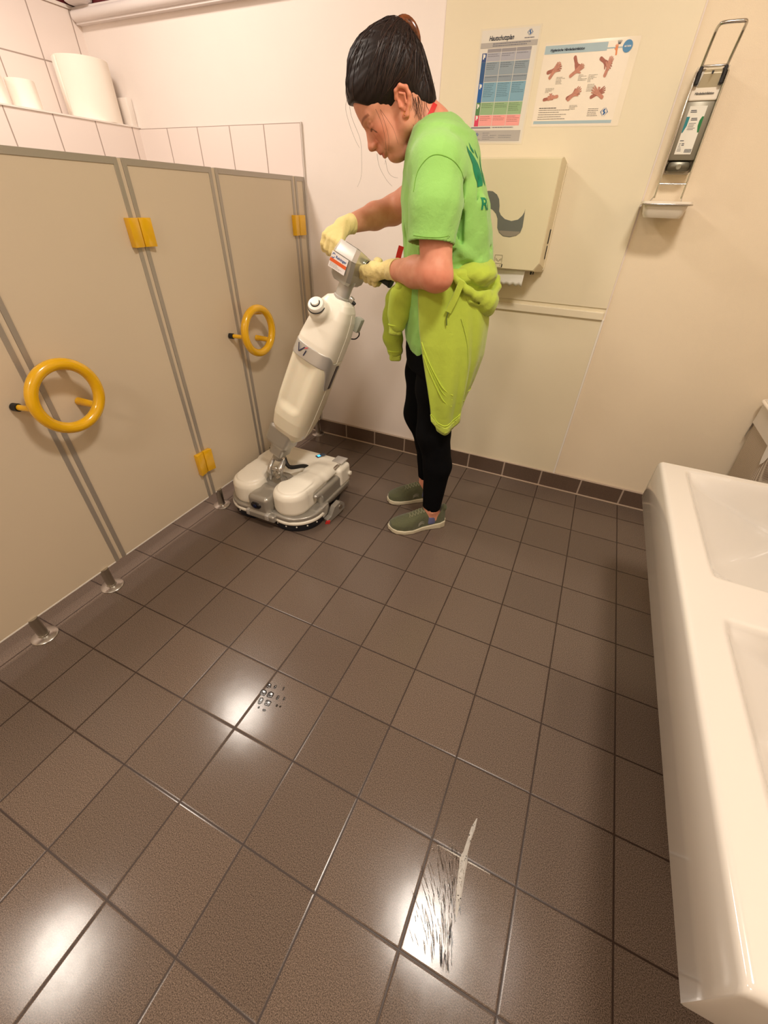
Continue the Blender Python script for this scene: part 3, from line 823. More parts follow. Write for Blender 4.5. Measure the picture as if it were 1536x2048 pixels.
    tube(bm, [(7.45 * T, 3.3 * T, 6.28 * T), (7.40 * T, 3.69 * T, 6.18 * T)], 0.002, 8); tube(bm, [(7.86 * T, 3.3 * T, 6.28 * T), (7.92 * T, 3.69 * T, 6.18 * T)], 0.002, 8)
    add('tray_wire', bm, CHROME, tr, smooth=60)
sanitizer()

# ------------------------------------------------------------------ the two laminated notices
def sheetM(o, ux, uz, lift=0.0):
    """frame on the boarded wall: o bottom-left, ux right, uz up (tile units)"""
    o = Vector(o); x = Vector(ux).normalized(); y = Vector(uz).normalized()
    return frameM(o * T + Vector((0, -lift, 0)), x, y, Vector((0, -1, 0)))
INK = mat('poster_ink_grey', (122, 122, 130), 0.5); NAVY = mat('poster_navy', (30, 40, 60), 0.5); LOGO = mat('poster_logo_blue', (38, 96, 156), 0.5)
GREYBAND = mat('poster_grey_band', (178, 172, 166), 0.5); WHITE_LINE = mat('poster_white', (236, 232, 222), 0.4)
def rect(bm, M, x0, y0, x1, y1, a=0.0006, b=0.0009):
    prism(bm, [(x0, y0), (x1, y0), (x1, y1), (x0, y1)], M, a, b)
def textlines(bm, M, x0, y1, w, n, pitch, rnd, th=0.0012, ragged=0.5, a=0.0009, b=0.0012):
    for i in range(n):
        x = x0; xe = x0 + w * (1 - ragged * rnd.random()); y = y1 - i * pitch
        while x < xe:
            ww = rnd.uniform(0.003, 0.010); ww = min(ww, xe - x)
            if ww > 0.001: rect(bm, M, x, y - th, x + ww, y, a, b)
            x += ww + 0.0011
def emblem(bmb, M, cx, cy, s):
    """blue eye shaped mark: diamond outline with two commas inside"""
    for sx in (-1, 1):
        pts = [(cx + sx * s * 0.15, cy + s * 0.95), (cx + sx * s, cy), (cx + sx * s * 0.15, cy - s * 0.95), (cx + sx * s * 0.30, cy - s * 0.72), (cx + sx * s * 0.78, cy), (cx + sx * s * 0.30, cy + s * 0.72)]
        prism(bmb, pts if sx > 0 else pts[::-1], M, 0.0009, 0.0013)
    pts = [(cx - s * 0.45, cy + s * 0.1), (cx - s * 0.2, cy + s * 0.55), (cx + s * 0.25, cy + s * 0.7), (cx + s * 0.05, cy + s * 0.1), (cx + s * 0.45, cy - s * 0.1), (cx + s * 0.2, cy - s * 0.55), (cx - s * 0.25, cy - s * 0.7), (cx - s * 0.05, cy - s * 0.1)]
    prism(bmb, pts, M, 0.0009, 0.0013)
def poster1():
    W, H = 0.213, 0.305
    t = thing('skin_protection_notice', 'laminated portrait notice headed Hautschutzplan with a coloured table', 'notice', (4.45 * T, (YB - 0.05) * T, 7.76 * T))
    off = Matrix.Translation(-Vector(t.location))
    M = sheetM((3.93, YB - 0.052, 7.02), (1, 0, -0.012), (0.006, 0, 1))
    def add(n_, bm, m, p=None):
        o = obj(n_, bm, m, p or t); o.data.transform(off); return o
    bm = BM(); rect(bm, M, 0, 0, W, H, -0.0002, 0.0002)
    add('laminate_sheet', bm, mat('laminate_film', (232, 222, 200), 0.12, coat=0.6))
    bm = BM(); rect(bm, M, 0.006, 0.005, W - 0.006, H - 0.005, 0.0003, 0.0005)
    sh = add('paper_sheet', bm, mat('notice_paper', (226, 220, 208), 0.25, coat=0.4))
    k = WHITE_LINE
    rnd = random.Random(5)
    bm = BM(); text_bm(bm, 'Hautschutzplan', 0.0165, M @ Matrix.Translation((0.034, 0.2745, 0.0012)), shear=0.25, bold=0.0004, width=0.088)
    add('title_lettering', bm, NAVY, sh)
    bm = BM(); emblem(bm, M, 0.176, 0.288, 0.0095); add('emblem', bm, LOGO, sh)
    bm = BM(); textlines(bm, M, 0.159, 0.2765, 0.034, 1, 0.004, rnd, th=0.0022, ragged=0.05)
    rect(bm, M, 0.006, 0.046, 0.082, 0.0495, 0.0009, 0.0012)
    textlines(bm, M, 0.088, 0.0492, 0.085, 1, 0.004, rnd, th=0.0022, ragged=0.05)
    add('small_print', bm, INK, sh)
    bm = BM(); rect(bm, M, 0.006, 0.2565, 0.206, 0.270); rect(bm, M, 0.006, 0.009, 0.200, 0.040)
    add('grey_band', bm, GREYBAND, sh)
    bm = BM(); textlines(bm, M, 0.05, 0.2675, 0.14, 2, 0.005, rnd, th=0.0024, ragged=0.15)
    textlines(bm, M, 0.055, 0.033, 0.035, 4, 0.0058, rnd); textlines(bm, M, 0.085, 0.026, 0.03, 2, 0.0058, rnd); textlines(bm, M, 0.118, 0.026, 0.05, 2, 0.0058, rnd, ragged=0.1); textlines(bm, M, 0.02, 0.015, 0.028, 1, 0.004, rnd, ragged=0.1)
    add('band_print', bm, INK, sh)
    bm = BM(); emblem(bm, M, 0.033, 0.028, 0.007); add('emblem', bm, LOGO, sh)
    # table: rows from top to bottom
    X = [0.012, 0.034, 0.085, 0.138, 0.191]
    rows = [(0.2545, 0.246, (148, 144, 148), None, 'header_row'), (0.245, 0.224, (170, 170, 180), (44, 74, 130), 'hand_washing_row'), (0.2225, 0.189, (142, 156, 166), (40, 84, 132), 'skin_protection_row'), (0.188, 0.172, (140, 152, 162), (40, 84, 132), 'skin_protection_row'),
            (0.1705, 0.119, (126, 168, 188), (18, 92, 164), 'disinfection_row'), (0.1175, 0.084, (150, 182, 136), (88, 134, 82), 'cleaning_row'), (0.0825, 0.053, (244, 164, 158), (222, 66, 98), 'gloves_row')]
    for y1, y0, c, cl, nm in rows:
        bm = BM()
        for i in range(1, 4): rect(bm, M, X[i], y0, X[i + 1] - 0.0016, y1)
        cell = add(nm, bm, mat('cell_%d_%d_%d' % c, c, 0.35), sh)
        if cl:
            bm = BM(); rect(bm, M, X[0] + 0.004, y0 - 0.0012, X[1] - 0.0016, y1)
            add('row_tab', bm, mat('tab_%d_%d_%d' % cl, cl, 0.35), cell)
        if nm != 'header_row':
            bm = BM(); full = y1 - y0
            for i in range(1, 4):
                n_ = max(1, int(full / 0.0047 * rnd.uniform(0.45, 0.98)) - 1)
                textlines(bm, M, X[i] + 0.003, y1 - 0.003, X[i + 1] - X[i] - 0.008, n_, 0.0047, rnd, th=0.0013, ragged=0.35)
            add('cell_print', bm, mat('print_%d_%d_%d' % c, tuple(int(v * 0.72) for v in c), 0.5), cell)
    for yy in (0.236, 0.160, 0.107, 0.075):     # white pictograms in the tabs
        bm = BM(); rect(bm, M, 0.020, yy - 0.006, 0.024, yy + 0.004); rect(bm, M, 0.024, yy - 0.002, 0.028, yy + 0.006); rect(bm, M, 0.0195, yy + 0.004, 0.0235, yy + 0.007)
        add('tab_pictogram', bm, k, sh).data.transform(Matrix.Translation((0, -0.0004, 0)))
poster1()

def hand2d(bm, M, x, y, a, s, flip=1, spread=0.35, fist=False, mi=0):
    """a small flat printed hand: forearm, palm, four fingers, thumb"""
    ca, sa = math.cos(a), math.sin(a)
    def tr(u, v): v *= flip; return (x + s * (u * ca - v * sa), y + s * (u * sa + v * ca))
    def limb(u0, v0, u1, v1, w0, w1):
        d = Vector((u1 - u0, v1 - v0)); L = d.length; d /= L; q = Vector((-d.y, d.x)); P = []
        for k_ in range(7):
            t_ = math.pi / 2 + math.pi * k_ / 6; P.append((u0 + (d.x * math.cos(t_) + q.x * math.sin(t_)) * w0, v0 + (d.y * math.cos(t_) + q.y * math.sin(t_)) * w0))
        for k_ in range(7):
            t_ = -math.pi / 2 + math.pi * k_ / 6; P.append((u1 + (d.x * math.cos(t_) + q.x * math.sin(t_)) * w1, v1 + (d.y * math.cos(t_) + q.y * math.sin(t_)) * w1))
        limb.z += 0.00004
        prism(bm, [tr(*p) for p in P], M, 0.0009, 0.0011 + limb.z, mi)
    limb.z = 0
    limb(-1.0, 0, -0.1, 0, 0.26, 0.24); limb(-0.05, 0, 0.45, 0.0, 0.30, 0.34)
    for i in range(4):
        b0 = 0.27 - 0.18 * i; an = spread * (1.5 - i) * 0.5; L = (0.62, 0.72, 0.68, 0.5)[i] * (0.35 if fist else 1)
        limb(0.55, b0, 0.6 + L * math.cos(an), b0 + L * math.sin(an), 0.105, 0.075)
    limb(0.15, 0.25, 0.5, 0.62, 0.13, 0.09)
def poster2():
    W, H = 0.301, 0.212
    t = thing('hand_disinfection_notice', 'laminated landscape notice with six drawings of hands being rubbed', 'notice', (5.8 * T, (YB - 0.05) * T, 7.75 * T))
    off = Matrix.Translation(-Vector(t.location))
    M = sheetM((5.075, YB - 0.052, 7.238), (1, 0, -0.012), (0.0, 0, 1))
    def add(n_, bm, m, p=None):
        o = obj(n_, bm, m, p or t); o.data.transform(off); return o
    bm = BM(); rect(bm, M, 0, 0, W, H, -0.0002, 0.0002)
    add('laminate_sheet', bm, mat('laminate_film_2', (236, 224, 202), 0.12, coat=0.6))
    bm = BM(); rect(bm, M, 0.003, 0.003, W - 0.022, H - 0.006, 0.0003, 0.0005)
    sh = add('paper_sheet', bm, mat('notice_paper_2', (240, 228, 210), 0.25, coat=0.4))
    rnd = random.Random(9)
    bm = BM(); rect(bm, M, 0.004, 0.184, 0.205, 0.204); rect(bm, M, 0.205, 0.188, 0.262, 0.191); rect(bm, M, 0.008, 0.008, 0.276, 0.016)
    add('blue_band', bm, mat('poster_pale_blue', (168, 190, 198), 0.4), sh)
    bm = BM(); text_bm(bm, 'Hygienische Händedesinfektion', 0.009, M @ Matrix.Translation((0.022, 0.190, 0.0014)), shear=0.25, bold=0.0003, width=0.112); add('title_lettering', bm, NAVY, sh)
    bm = BM(); lathe(bm, [(0, 0.0016), (0.0145, 0.0016), (0.0145, 0.0009)], M @ Matrix.Translation((0.2665, 0.191, 0)), 36, cap=False)
    rd = add('round_badge', bm, mat('badge_blue', (70, 134, 180), 0.3), sh)
    bm = BM(); text_bm(bm, 'AKTION', 0.0055, M @ Matrix.Translation((0.2560, 0.189, 0.0019)), bold=0.0002, width=0.021); add('badge_lettering', bm, WHITE_LINE, rd)
    bm = BM(); hand2d(bm, M, 0.2355, 0.184, 100 * D2R, 0.010, spread=0.3); add('orange_hand_mark', bm, mat('mark_orange', (232, 140, 84), 0.4), sh)
    bm = BM()
    for i in range(4):
        a = (112 - i * 16) * D2R; c = Vector((0.237 + 0.0016 * i, 0.197)); e = c + Vector((math.cos(a), math.sin(a))) * 0.009
        q = Vector((-math.sin(a), math.cos(a))) * 0.0009
        prism(bm, [c + q, c - q, e - q * .6, e + q * .6], M, 0.0013, 0.0016)
    add('dark_fingers_mark', bm, NAVY, sh)
    skin = mat('print_skin', (196, 134, 112), 0.4, var=0.12, vscale=160); skin2 = mat('print_skin_dark', (166, 100, 82), 0.4, var=0.14, vscale=160)
    for i, (x, y, a1, a2, s1, f1, x2, y2) in enumerate([(0.046, 0.145, 15, 55, .019, 1, .048, .143), (0.118, 0.156, -62, 35, .019, 1, .122, .140), (0.210, 0.157, -30, 78, .019, -1, .222, .145),
                                                       (0.048, 0.075, 10, 188, .017, 1, .058, .077), (0.128, 0.082, 25, 40, .019, 1, .130, .083), (0.208, 0.083, 25, 150, .019, 1, .210, .083)]):
        bm = BM(); hand2d(bm, M, x, y, a1 * D2R, s1, f1, 0.3, fist=i in (1, 3)); hd = add('hands_drawing', bm, skin2, sh)
        bm = BM(); hand2d(bm, M @ Matrix.Translation((0, 0, 0.0005)), x2, y2, a2 * D2R, s1, -f1, 0.4 if i in (4, 5) else 0.15, fist=i == 3); add('second_hand', bm, skin, hd)
    bm = BM()
    for x, y, n_ in ((0.060, 0.128, 6), (0.133, 0.131, 5), (0.166, 0.130, 6), (0.030, 0.101, 4), (0.124, 0.056, 4), (0.169, 0.107, 6)): textlines(bm, M, x, y, 0.030, n_, 0.0032, rnd, th=0.0012, ragged=0.7)
    add('caption_print', bm, mat('caption_grey', (172, 164, 150), 0.5), sh)
    bm = BM(); textlines(bm, M, 0.020, 0.051, 0.062, 1, 0.006, rnd, th=0.0022, ragged=0.02)
    textlines(bm, M, 0.020, 0.045, 0.11, 5, 0.0058, rnd, th=0.0012, ragged=0.35); textlines(bm, M, 0.190, 0.046, 0.036, 5, 0.0044, rnd, th=0.0011, ragged=0.5)
    for i in range(5): pass
    add('small_print', bm, mat('poster_ink_dark', (104, 98, 94), 0.5), sh)
    bm = BM(); emblem(bm, M, 0.245, 0.037, 0.0125); add('emblem', bm, LOGO, sh)
poster2()
# ------------------------------------------------------------------ upright floor scrubber
CQ0 = Vector((1.25727, -0.1, 1.17718)) * T
CA = Vector(((0.392346, 0.14519, 0.908286))); CW = Vector(((0.918976, -0.019651, -0.393823))); CN = Vector(((0.039331, -0.989209, 0.141136)))
MC = frameM(CQ0, CW, -CN, CA)          # column frame: x across, y backwards, z along the column
IVORY = mat('scrubber_ivory_plastic', (240, 234, 220), 0.32, var=0.015, vscale=12, bump=0.03, bscale=900)
TANK = mat('tank_translucent_ivory', (230, 222, 200), 0.28, sss=0.2, var=0.01)
SILVERP = mat('silver_painted_plastic', (172, 168, 160), 0.3, metal=0.55)
SILVERL = mat('light_silver_plastic', (206, 204, 200), 0.28, metal=0.5)
DARKP = mat('dark_grey_plastic', (40, 38, 40), 0.4)
BRUSH = mat('blue_black_brush_plastic', (18, 20, 30), 0.55, bump=0.3, bscale=500)
def scrubber():
    t = thing('floor_scrubber', 'upright ivory and silver floor scrubbing machine leaning on its joint, held by the woman', 'floor scrubber', (1.45 * T, 0, 0))
    off = Matrix.Translation(-Vector(t.location))
    def add(name, bm, m, parent=None, smooth=35, M=None):
        o = obj(name, bm, m, parent or t, smooth=smooth)
        if M is not None: o.data.transform(M)
        o.data.transform(off); return o
    def fadd(name, F, m, parent=None, M=None):
        o = F.mesh(name, m, parent or t, M); o.data.transform(off); return o
    # ---- column: upper tank, band, lower tank
    zs = [0.150, 0.175, 0.21, 0.27, 0.36, 0.46, 0.56, 0.62, 0.68, 0.73, 0.765, 0.785, 0.795]
    x0 = [-.030, -.050, -.064, -.072, -.076, -.077, -.077, -.075, -.068, -.060, -.048, -.036, -.020]
    x1 = [.060, .080, .090, .094, .095, .095, .094, .092, .089, .083, .075, .064, .048]
    y0 = [-.030, -.052, -.072, -.084, -.088, -.086, -.086, -.084, -.074, -.062, -.050, -.040, -.026]
    y1 = [.040, .066, .086, .104, .108, .094, .090, .092, .090, .080, .062, .048, .034]
    cx = [(a + b) / 2 for a, b in zip(x0, x1)]; ax = [(b - a) / 2 for a, b in zip(x0, x1)]
    cy = [(a + b) / 2 for a, b in zip(y0, y1)]; ay = [(b - a) / 2 for a, b in zip(y0, y1)]
    def body(grow=0.0):
        F = Field((-.11, -.12, .12), (.13, .13, .83), 0.0025)
        F.column(zs, cx, cy, [v + grow for v in ax], [v + grow for v in ay], e=3.6)
        return F
    big = ((-.11, -.12, .12), (.13, .13, .83))
    F = body(); F.op(lambda X, Y, Z: 0 * X + 0 * Y + 0.575 - Z, *big, k=0.004, mode='and')
    F.ell((-.018, -.078, .735), (.040, .030, .040), 0.02)
    fadd('upper_tank', F, IVORY, M=MC)
    F = body(); F.op(lambda X, Y, Z: 0 * X + 0 * Y + Z - 0.575, *big, k=0.004, mode='and')
    F.rbox((0.003, -.112, .450), (.052, .036, .135), .034, k=0.022, mode='cut')
    fadd('lower_tank', F, TANK, M=MC)
    def band(X, Y, Z):
        s = np.clip((Y + .070) / .055, 0, 1) * (X > 0.0); s = s * s * (3 - 2 * s)
        return np.maximum(np.maximum(0.546 - 0.098 * s - Z, Z - 0.603 + 0.03 * s), Y - 0.006)
    F = body(0.0022); F.op(band, *big, k=0.002, mode='and')
    bd = fadd('silver_band', F, SILVERL, M=MC)
    def dk(X, Y, Z): return np.maximum(np.maximum(0.452 - Z, Z - 0.56), np.maximum(0.010 - Y, Y - 0.034 - 0 * X))
    F = body(0.002); F.op(dk, *big, k=0.002, mode='and'); fadd('dark_side_panel', F, mat('dark_violet_panel', (70, 62, 66), 0.3, metal=0.3), M=MC)
    for sx, nm in ((1, 'shell_seam'), (-1, 'shell_seam')):
        bm = BM(); pts = []
        for z in np.linspace(0.17, 0.76, 30):
            pts.append((np.interp(z, zs, x1) + 0.0002 if sx > 0 else np.interp(z, zs, x0) - 0.0002, np.interp(z, zs, cy) * 0.6, z))
        tube(bm, pts, 0.0018, 8); add(nm, bm, IVORY, smooth=60, M=MC)
    # V1 lettering on the band
    Mv = MC @ frameM(Vector((-.052, -.0905, .556)), Vector((1, 0, 0)), Vector((0, 0, 1)), Vector((0, -1, 0)))
    def strokes(name, segs, w_, m):
        bm = BM()
        for a, b in segs:
            a = Vector(a); b = Vector(b); d = (b - a).normalized(); q = Vector((-d.y, d.x)) * w_ / 2
            vs = prism(bm, [a + q, a - q, b - q, b + q], Matrix.Identity(4), 0, 0.0012)
            for v in vs:      # follow the rounded front
                v.co.z -= 0.30 * max(0, (-v.co.x + 0.030)) ** 1.6 * 6 * 0.5
        add(name, bm, m, bd, smooth=None, M=Mv)
    strokes('model_lettering', [((.010, .040), (.021, .010)), ((.021, .010), (.040, .036)), ((.050, .027), (.045, .004))], .0036, mat('letter_navy', (30, 36, 74), 0.4))
    strokes('numeral_accent', [((.041, .032), (.052, .040))], .0032, mat('letter_red', (214, 66, 84), 0.4))
    # filler cap with its black retaining strap
    capd = Vector((-.12, -.72, .62)).normalized(); p = Vector((-.020, -.088, .742))
    Mcap = MC @ axisM(p, capd)
    bm = BM(); lathe(bm, [(0.0, -.01), (.027, -.01), (.030, .004), (.030, .017), (.027, .023), (.020, .025), (.0, .025)], Mcap, 40)
    cp = add('filler_cap', bm, mat('cap_white', (242, 238, 230), 0.3), smooth=40)
    bm = BM(); lathe(bm, [(.0, .0245), (.0145, .0245), (.0145, .031), (.013, .033), (0, .0335)], Mcap, 32); add('cap_knob', bm, mat('cap_white_knob', (246, 242, 234), 0.3), cp, smooth=40)
    bm = BM()
    tube(bm, [Mcap @ Vector((.0158 * math.cos(a), .0158 * math.sin(a), .0262)) for a in np.linspace(-2.6, 1.2, 24)], 0.0018, 8)
    tube(bm, [Mcap @ Vector((.0310 * math.cos(a), .0310 * math.sin(a), .008)) for a in np.linspace(-2.9, 0.5, 30)], 0.0020, 8)
    add('cap_strap', bm, BLACK_RUBBER, cp, smooth=60)
    # neck tube, knob
    bm = BM(); lathe(bm, [(.030, .775), (.030, .80), (.0265, .803), (.0265, .845), (.029, .85), (.029, .862)], Matrix.Translation((.013, 0.0, 0)), 40)
    nk = add('neck_tube', bm, SILVERL, smooth=40, M=MC)
    bm = BM(); lathe(bm, [(.011, 0), (.012, .008), (.010, .016), (0, .017)], axisM((.038, .016, .806), (1, .25, -.2)), 24); add('height_knob', bm, SILVERP, nk, M=MC)
    bm = BM(); lathe(bm, [(.0065, 0), (.0065, .010), (.005, .012), (0, .012)], axisM((.053, .020, .800), (1, .25, -.4)), 20); add('knob_tip', bm, BLACK_PLASTIC, nk, M=MC)
    bm = BM(); box(bm, (.070, .052, .700), (.100, .086, .755), .006); cl_ = add('rear_clip', bm, mat('clip_grey_green', (168, 172, 158), 0.35), M=MC)
    bm = BM(); tube(bm, smooth_pts([(.090, .082, .71), (.100, .088, .692), (.094, .086, .672), (.080, .076, .664)], 5), .0025, 8); add('retaining_cord', bm, BLACK_RUBBER, cl_, M=MC)
    # ---- control head
    bm = BM()
    def hr(a, x0_, x1_, y0_, y1_, yc=None):
        c = .012
        return [Vector(q) for q in ((x0_ + c, y0_, a), (x1_ - c, y0_, a), (x1_, y0_ + c, a), (x1_ + (.010 if yc else 0), y1_ - c, a), (x1_ - c, y1_, a), (x0_ + c, y1_, a), (x0_, y1_ - c, a), (x0_, y0_ + c, a))]
    rings = [hr(.846, -.034, .034, -.036, .062), hr(.858, -.042, .040, -.044, .078), hr(.895, -.050, .040, -.049, .095), hr(.926, -.056, .036, -.052, .104)]
    loft(bm, rings, cap=True)
    hd = add('control_head', bm, SILVERP, smooth=30, M=MC)
    bm = BM()
    r0 = hr(.9265, -.057, .037, -.053, .105); r1 = hr(.9265, -.052, .033, -.040, .100)
    for v in r1: v.z = .969 - (v.y + .05) * 0.20
    r2 = [v.copy() for v in r0]
    for v in r2: v.z = .9275
    loft(bm, [r0, r2, r1], cap=True)
    add('display_lid', bm, mat('lid_bright_silver', (224, 222, 218), 0.22, metal=0.4), hd, smooth=30, M=MC)
    bm = BM(); box(bm, (-.036, -.020, 0), (.020, .070, .002), .001)
    for v in bm.verts: v.co.z += .9695 - (v.co.y + .05) * 0.20
    add('display', bm, mat('display_dark', (24, 26, 30), 0.15), hd, M=MC)
    # sticker on the front of the head
    o = Vector((-.052, -.0518, .8745)); Ms = MC @ frameM(o, Vector((1, 0, 0)), Vector((-.02, -.045, 1)).normalized(), Vector((0, -1, -.04)).normalized())
    Ms = Ms @ Matrix.Translation((0, 0, 0.0006))
    bm = BM(); prism(bm, [(0, 0), (.068, 0), (.068, .050), (0, .050)], Ms, 0, .0008); st = add('sticker', bm, mat('sticker_white', (236, 230, 228), 0.35), hd)
    bm = BM(); prism(bm, [(0, .018), (.068, .018), (.068, .029), (0, .029)], Ms, .0008, .0012); add('orange_stripe', bm, mat('sticker_orange', (226, 98, 44), 0.35), st)
    bm = BM(); text_bm(bm, 'Reininger', .0115, Ms @ Matrix.Translation((.019, .0345, .0014)), bold=.0003, width=.044)
    for ang0, cxs, cys in ((20, .0095, .041), (200, .0085, .0345)):
        for i in range(6):
            a0 = (ang0 + i * 30) * D2R; a1 = a0 + 30 * D2R; r_a, r_b = .0034, .0056
            prism(bm, [(cxs + r_a * math.cos(a0), cys + r_a * math.sin(a0)), (cxs + r_b * math.cos(a0), cys + r_b * math.sin(a0)), (cxs + r_b * math.cos(a1), cys + r_b * math.sin(a1)), (cxs + r_a * math.cos(a1), cys + r_a * math.sin(a1))], Ms, .0008, .0014)
    add('sticker_logo', bm, mat('sticker_blue', (30, 82, 144), 0.35), st, smooth=None)
    bm = BM(); rnd = random.Random(2)
    textlines(bm, Ms, .004, .0155, .055, 4, .0034, rnd, th=.0011, a=.0008, b=.0011)
    add('sticker_print', bm, mat('sticker_grey', (150, 148, 150), 0.5), st, smooth=None)
    # grips
    for s, nm in ((1, 'grip'), (-1, 'grip')):
        xb = .030 if s > 0 else -.052
        L_ = .122 if s > 0 else .100
        bm = BM(); lathe(bm, [(.020, 0), (.0225, .004), (.0225, .010), (.019, .013), (0, .013)], axisM((xb, .047, .922), (s, 0, 0)), 32); g_ = add('grip_collar', bm, CHROME, smooth=40, M=MC)
        bm = BM(); lathe(bm, [(.0218, .011), (.0228, .018), (.0218, .024), (.0165, .026), (.0165, L_ - .012), (.0185, L_ - .006), (.016, L_), (0, L_)], axisM((xb, .047, .922), (s, 0, 0)), 28); add('rubber_grip', bm, BLACK_RUBBER, g_, smooth=40, M=MC)
    # ---- lower mount and universal joint
    F = Field((-.10, -.11, .00), (.10, .11, .23), 0.0025)
    F.rbox((-.008, -.006, .150), (.060, .052, .050), .018)
    F.rbox((.004, -.008, .088), (.036, .042, .040), .014, k=.012)
    F.cyl((.004, 0, .06), .024, .05, .006, k=.01)
    fadd('joint_mount', F, SILVERP, M=MC)
    jp = Vector((1.37, -.33, .86)) * T; top = CQ0 + CA * 0.045
    bm = BM()
    for s in (-1, 1):
        sx = Vector((.022 * s, .004 * s, 0))
        tube(bm, smooth_pts([top + sx * .8, top + sx * 1.2 + Vector((0, -.01, -.03)), jp + sx * 1.25 + Vector((0, 0, .045)), jp + sx * 1.2 + Vector((0, 0, .01)), jp + sx * 1.5 + Vector((0, 0, -.012))], 5), [.012] * 6 + [.014] * 8 + [.010] * 7, 14, flat=0.7)
    tube(bm, [jp + Vector((-.034, 0, .045)), jp + Vector((.036, 0, .045))], .009, 16)
    add('joint_fork', bm, mat('cast_silver', (196, 192, 186), 0.25, metal=0.7, bump=0.2, bscale=60), smooth=50)
    bm = BM(); lathe(bm, [(.0, -.02), (.012, -.02), (.015, -.012), (.011, -.006), (.015, 0), (.011, .006), (.015, .012), (.010, .02), (0, .021)], axisM(jp + Vector((.022, -.016, .026)), (.7, -.4, -.6)), 24)
    add('joint_pin', bm, STEEL)
    bm = BM(); tube(bm, [jp + Vector((.004, 0, .038)) + Vector((.026 * math.cos(a), -.012 * math.sin(a), .026 * math.sin(a))) for a in np.linspace(0, 2 * math.pi, 26)[:-1]], .0035, 8, closed=True)
    add('joint_ring', bm, CHROME, smooth=60)
    bm = BM(); tube(bm, smooth_pts([top + Vector((.015, .01, -.01)), jp + Vector((.045, .05, .045)), jp + Vector((.075, .12, .02)), jp + Vector((.09, .15, .0))], 5), .010, 12); add('black_hose', bm, BLACK_RUBBER, smooth=60)
    bm = BM(); a0 = CQ0 + CW * -.060 + CA * .125; tube(bm, smooth_pts([a0, a0 + Vector((-.005, 0, -.02)), a0 + Vector((-.016, .004, -.05)), a0 + Vector((-.024, .0, -.085)), a0 + Vector((-.05, 0.01, -.10)), a0 + Vector((-.03, .03, -.112)), a0 + Vector((.02, .04, -.11))], 5), [.007] * 3 + [.008] * 5 + [.0035] * 3 + [.0025] * 20, 10)
    add('mains_plug', bm, BLACK_RUBBER, smooth=60)
    # ---- base, in world position
    def fld(): return Field((.26 * T, -1.32 * T, 0.0), (2.95 * T, 1.32 * T, 1.10 * T), 0.0026)
    def c(x, y, z): return (x * T, y * T, z * T)
    F = fld()
    for xc in (0.86, 1.99):
        F.cyl(c(xc, -.60, .64), .42 * T, .29 * T, .032); F.rbox(c(xc, -.25, .64), c(.42, .40, .29), .032)
    F.rbox(c(1.42, .62, .66), c(1.04, .50, .27), .030, k=.02)
    F.rbox(c(.72, .10, .66), c(.26, .5, .27), .03, k=.03); F.rbox(c(2.13, .10, .68), c(.24, .5, .26), .03, k=.03)
    F.ell(c(2.0, -.5, .93), c(.30, .36, .045), .02); F.ell(c(.86, -.5, .93), c(.30, .36, .045), .02)
    F.rbox(c(1.43, -.02, .98), c(.32, .46, .30), .03, k=.02, mode='cut')            # well around the joint
    F.rbox(c(1.42, -.85, .80), c(.18, .60, .8), .01, k=.012, mode='cut')            # gap for the nose
    F.rbox(c(2.60, .22, .50), c(.20, .62, .28), .02, k=.01, mode='cut')             # flank recess
    F.rbox(c(1.42, 1.02, 1.02), c(1.2, .09, .10), .02, k=.02, mode='cut')
    cover = fadd('ivory_cover', F, IVORY)
    F = fld()
    for xc in (0.90, 1.99): F.cyl(c(xc, -.42, .345), .655 * T, .055 * T, .008)
    F.rbox(c(1.45, .2, .345), c(1.14, .75, .055), .008, k=.01)
    F.rbox(c(1.45, -.55, .345), c(.75, .50, .055), .008, k=.01)
    fadd('silver_skirt', F, SILVERP)
    F = fld()
    for xc in (0.90, 1.99):
        F.cyl(c(xc, -.42, .255), .672 * T, .045 * T, .007)
    for xc in (0.90, 1.99): F.cyl(c(xc, -.42, .2), .60 * T, .3 * T, .002, mode='cut')
    F.rbox(c(1.44, -.9, .25), c(.26, .5, .2), .01, mode='cut')
    F.op(lambda X, Y, Z: Y + .12 * T + 0 * X + 0 * Z, (0, -.3, 0), (.6, .3, .3), 0, 'and')
    fadd('bumper_strip', F, IVORY)
    # nose with sensor window
    F = fld()
    F.rbox(c(1.40, -.72, .56), c(.285, .40, .23), .022)
    F.cyl(c(1.40, -.33, .70), .40 * T, .10 * T, .01, k=.015)
    F.cyl(c(1.42, -.30, .86), .30 * T, .10 * T, .01, k=.01, mode='cut')
    F.rbox(c(1.44, -1.08, .30), c(.40, .09, .09), .01, k=.006)
    nose = fadd('nose_cover', F, SILVERP)
    bm = BM(); lathe(bm, [(0, .006), (.020, .005), (.024, .002), (.025, -.004)], frameM(Vector(c(1.36, -1.13, .56)), Vector((1, 0, 0)), Vector((0, .15, 1)).normalized(), Vector((0, -1, .1)).normalized()) @ Matrix.Diagonal((1.15, .72, 1, 1)), 36)
    sw = add('sensor_window', bm, mat('sensor_black', (10, 12, 20), 0.1), nose, smooth=50)
    bm = BM(); lathe(bm, [(0, .004), (.008, .003), (.0085, 0)], frameM(Vector(c(1.36, -1.158, .56)), Vector((1, 0, 0)), Vector((0, 0, 1)), Vector((0, -1, 0))), 24); add('sensor_lens', bm, mat('sensor_blue', (16, 26, 60), 0.08), sw, smooth=50)
    bm = BM(); tbox(bm, (1.60, -1.19, .26), (1.70, -1.10, .40), .003); tbox(bm, (1.08, -1.19, .26), (1.16, -1.10, .40), .003); add('latch', bm, SILVERL)
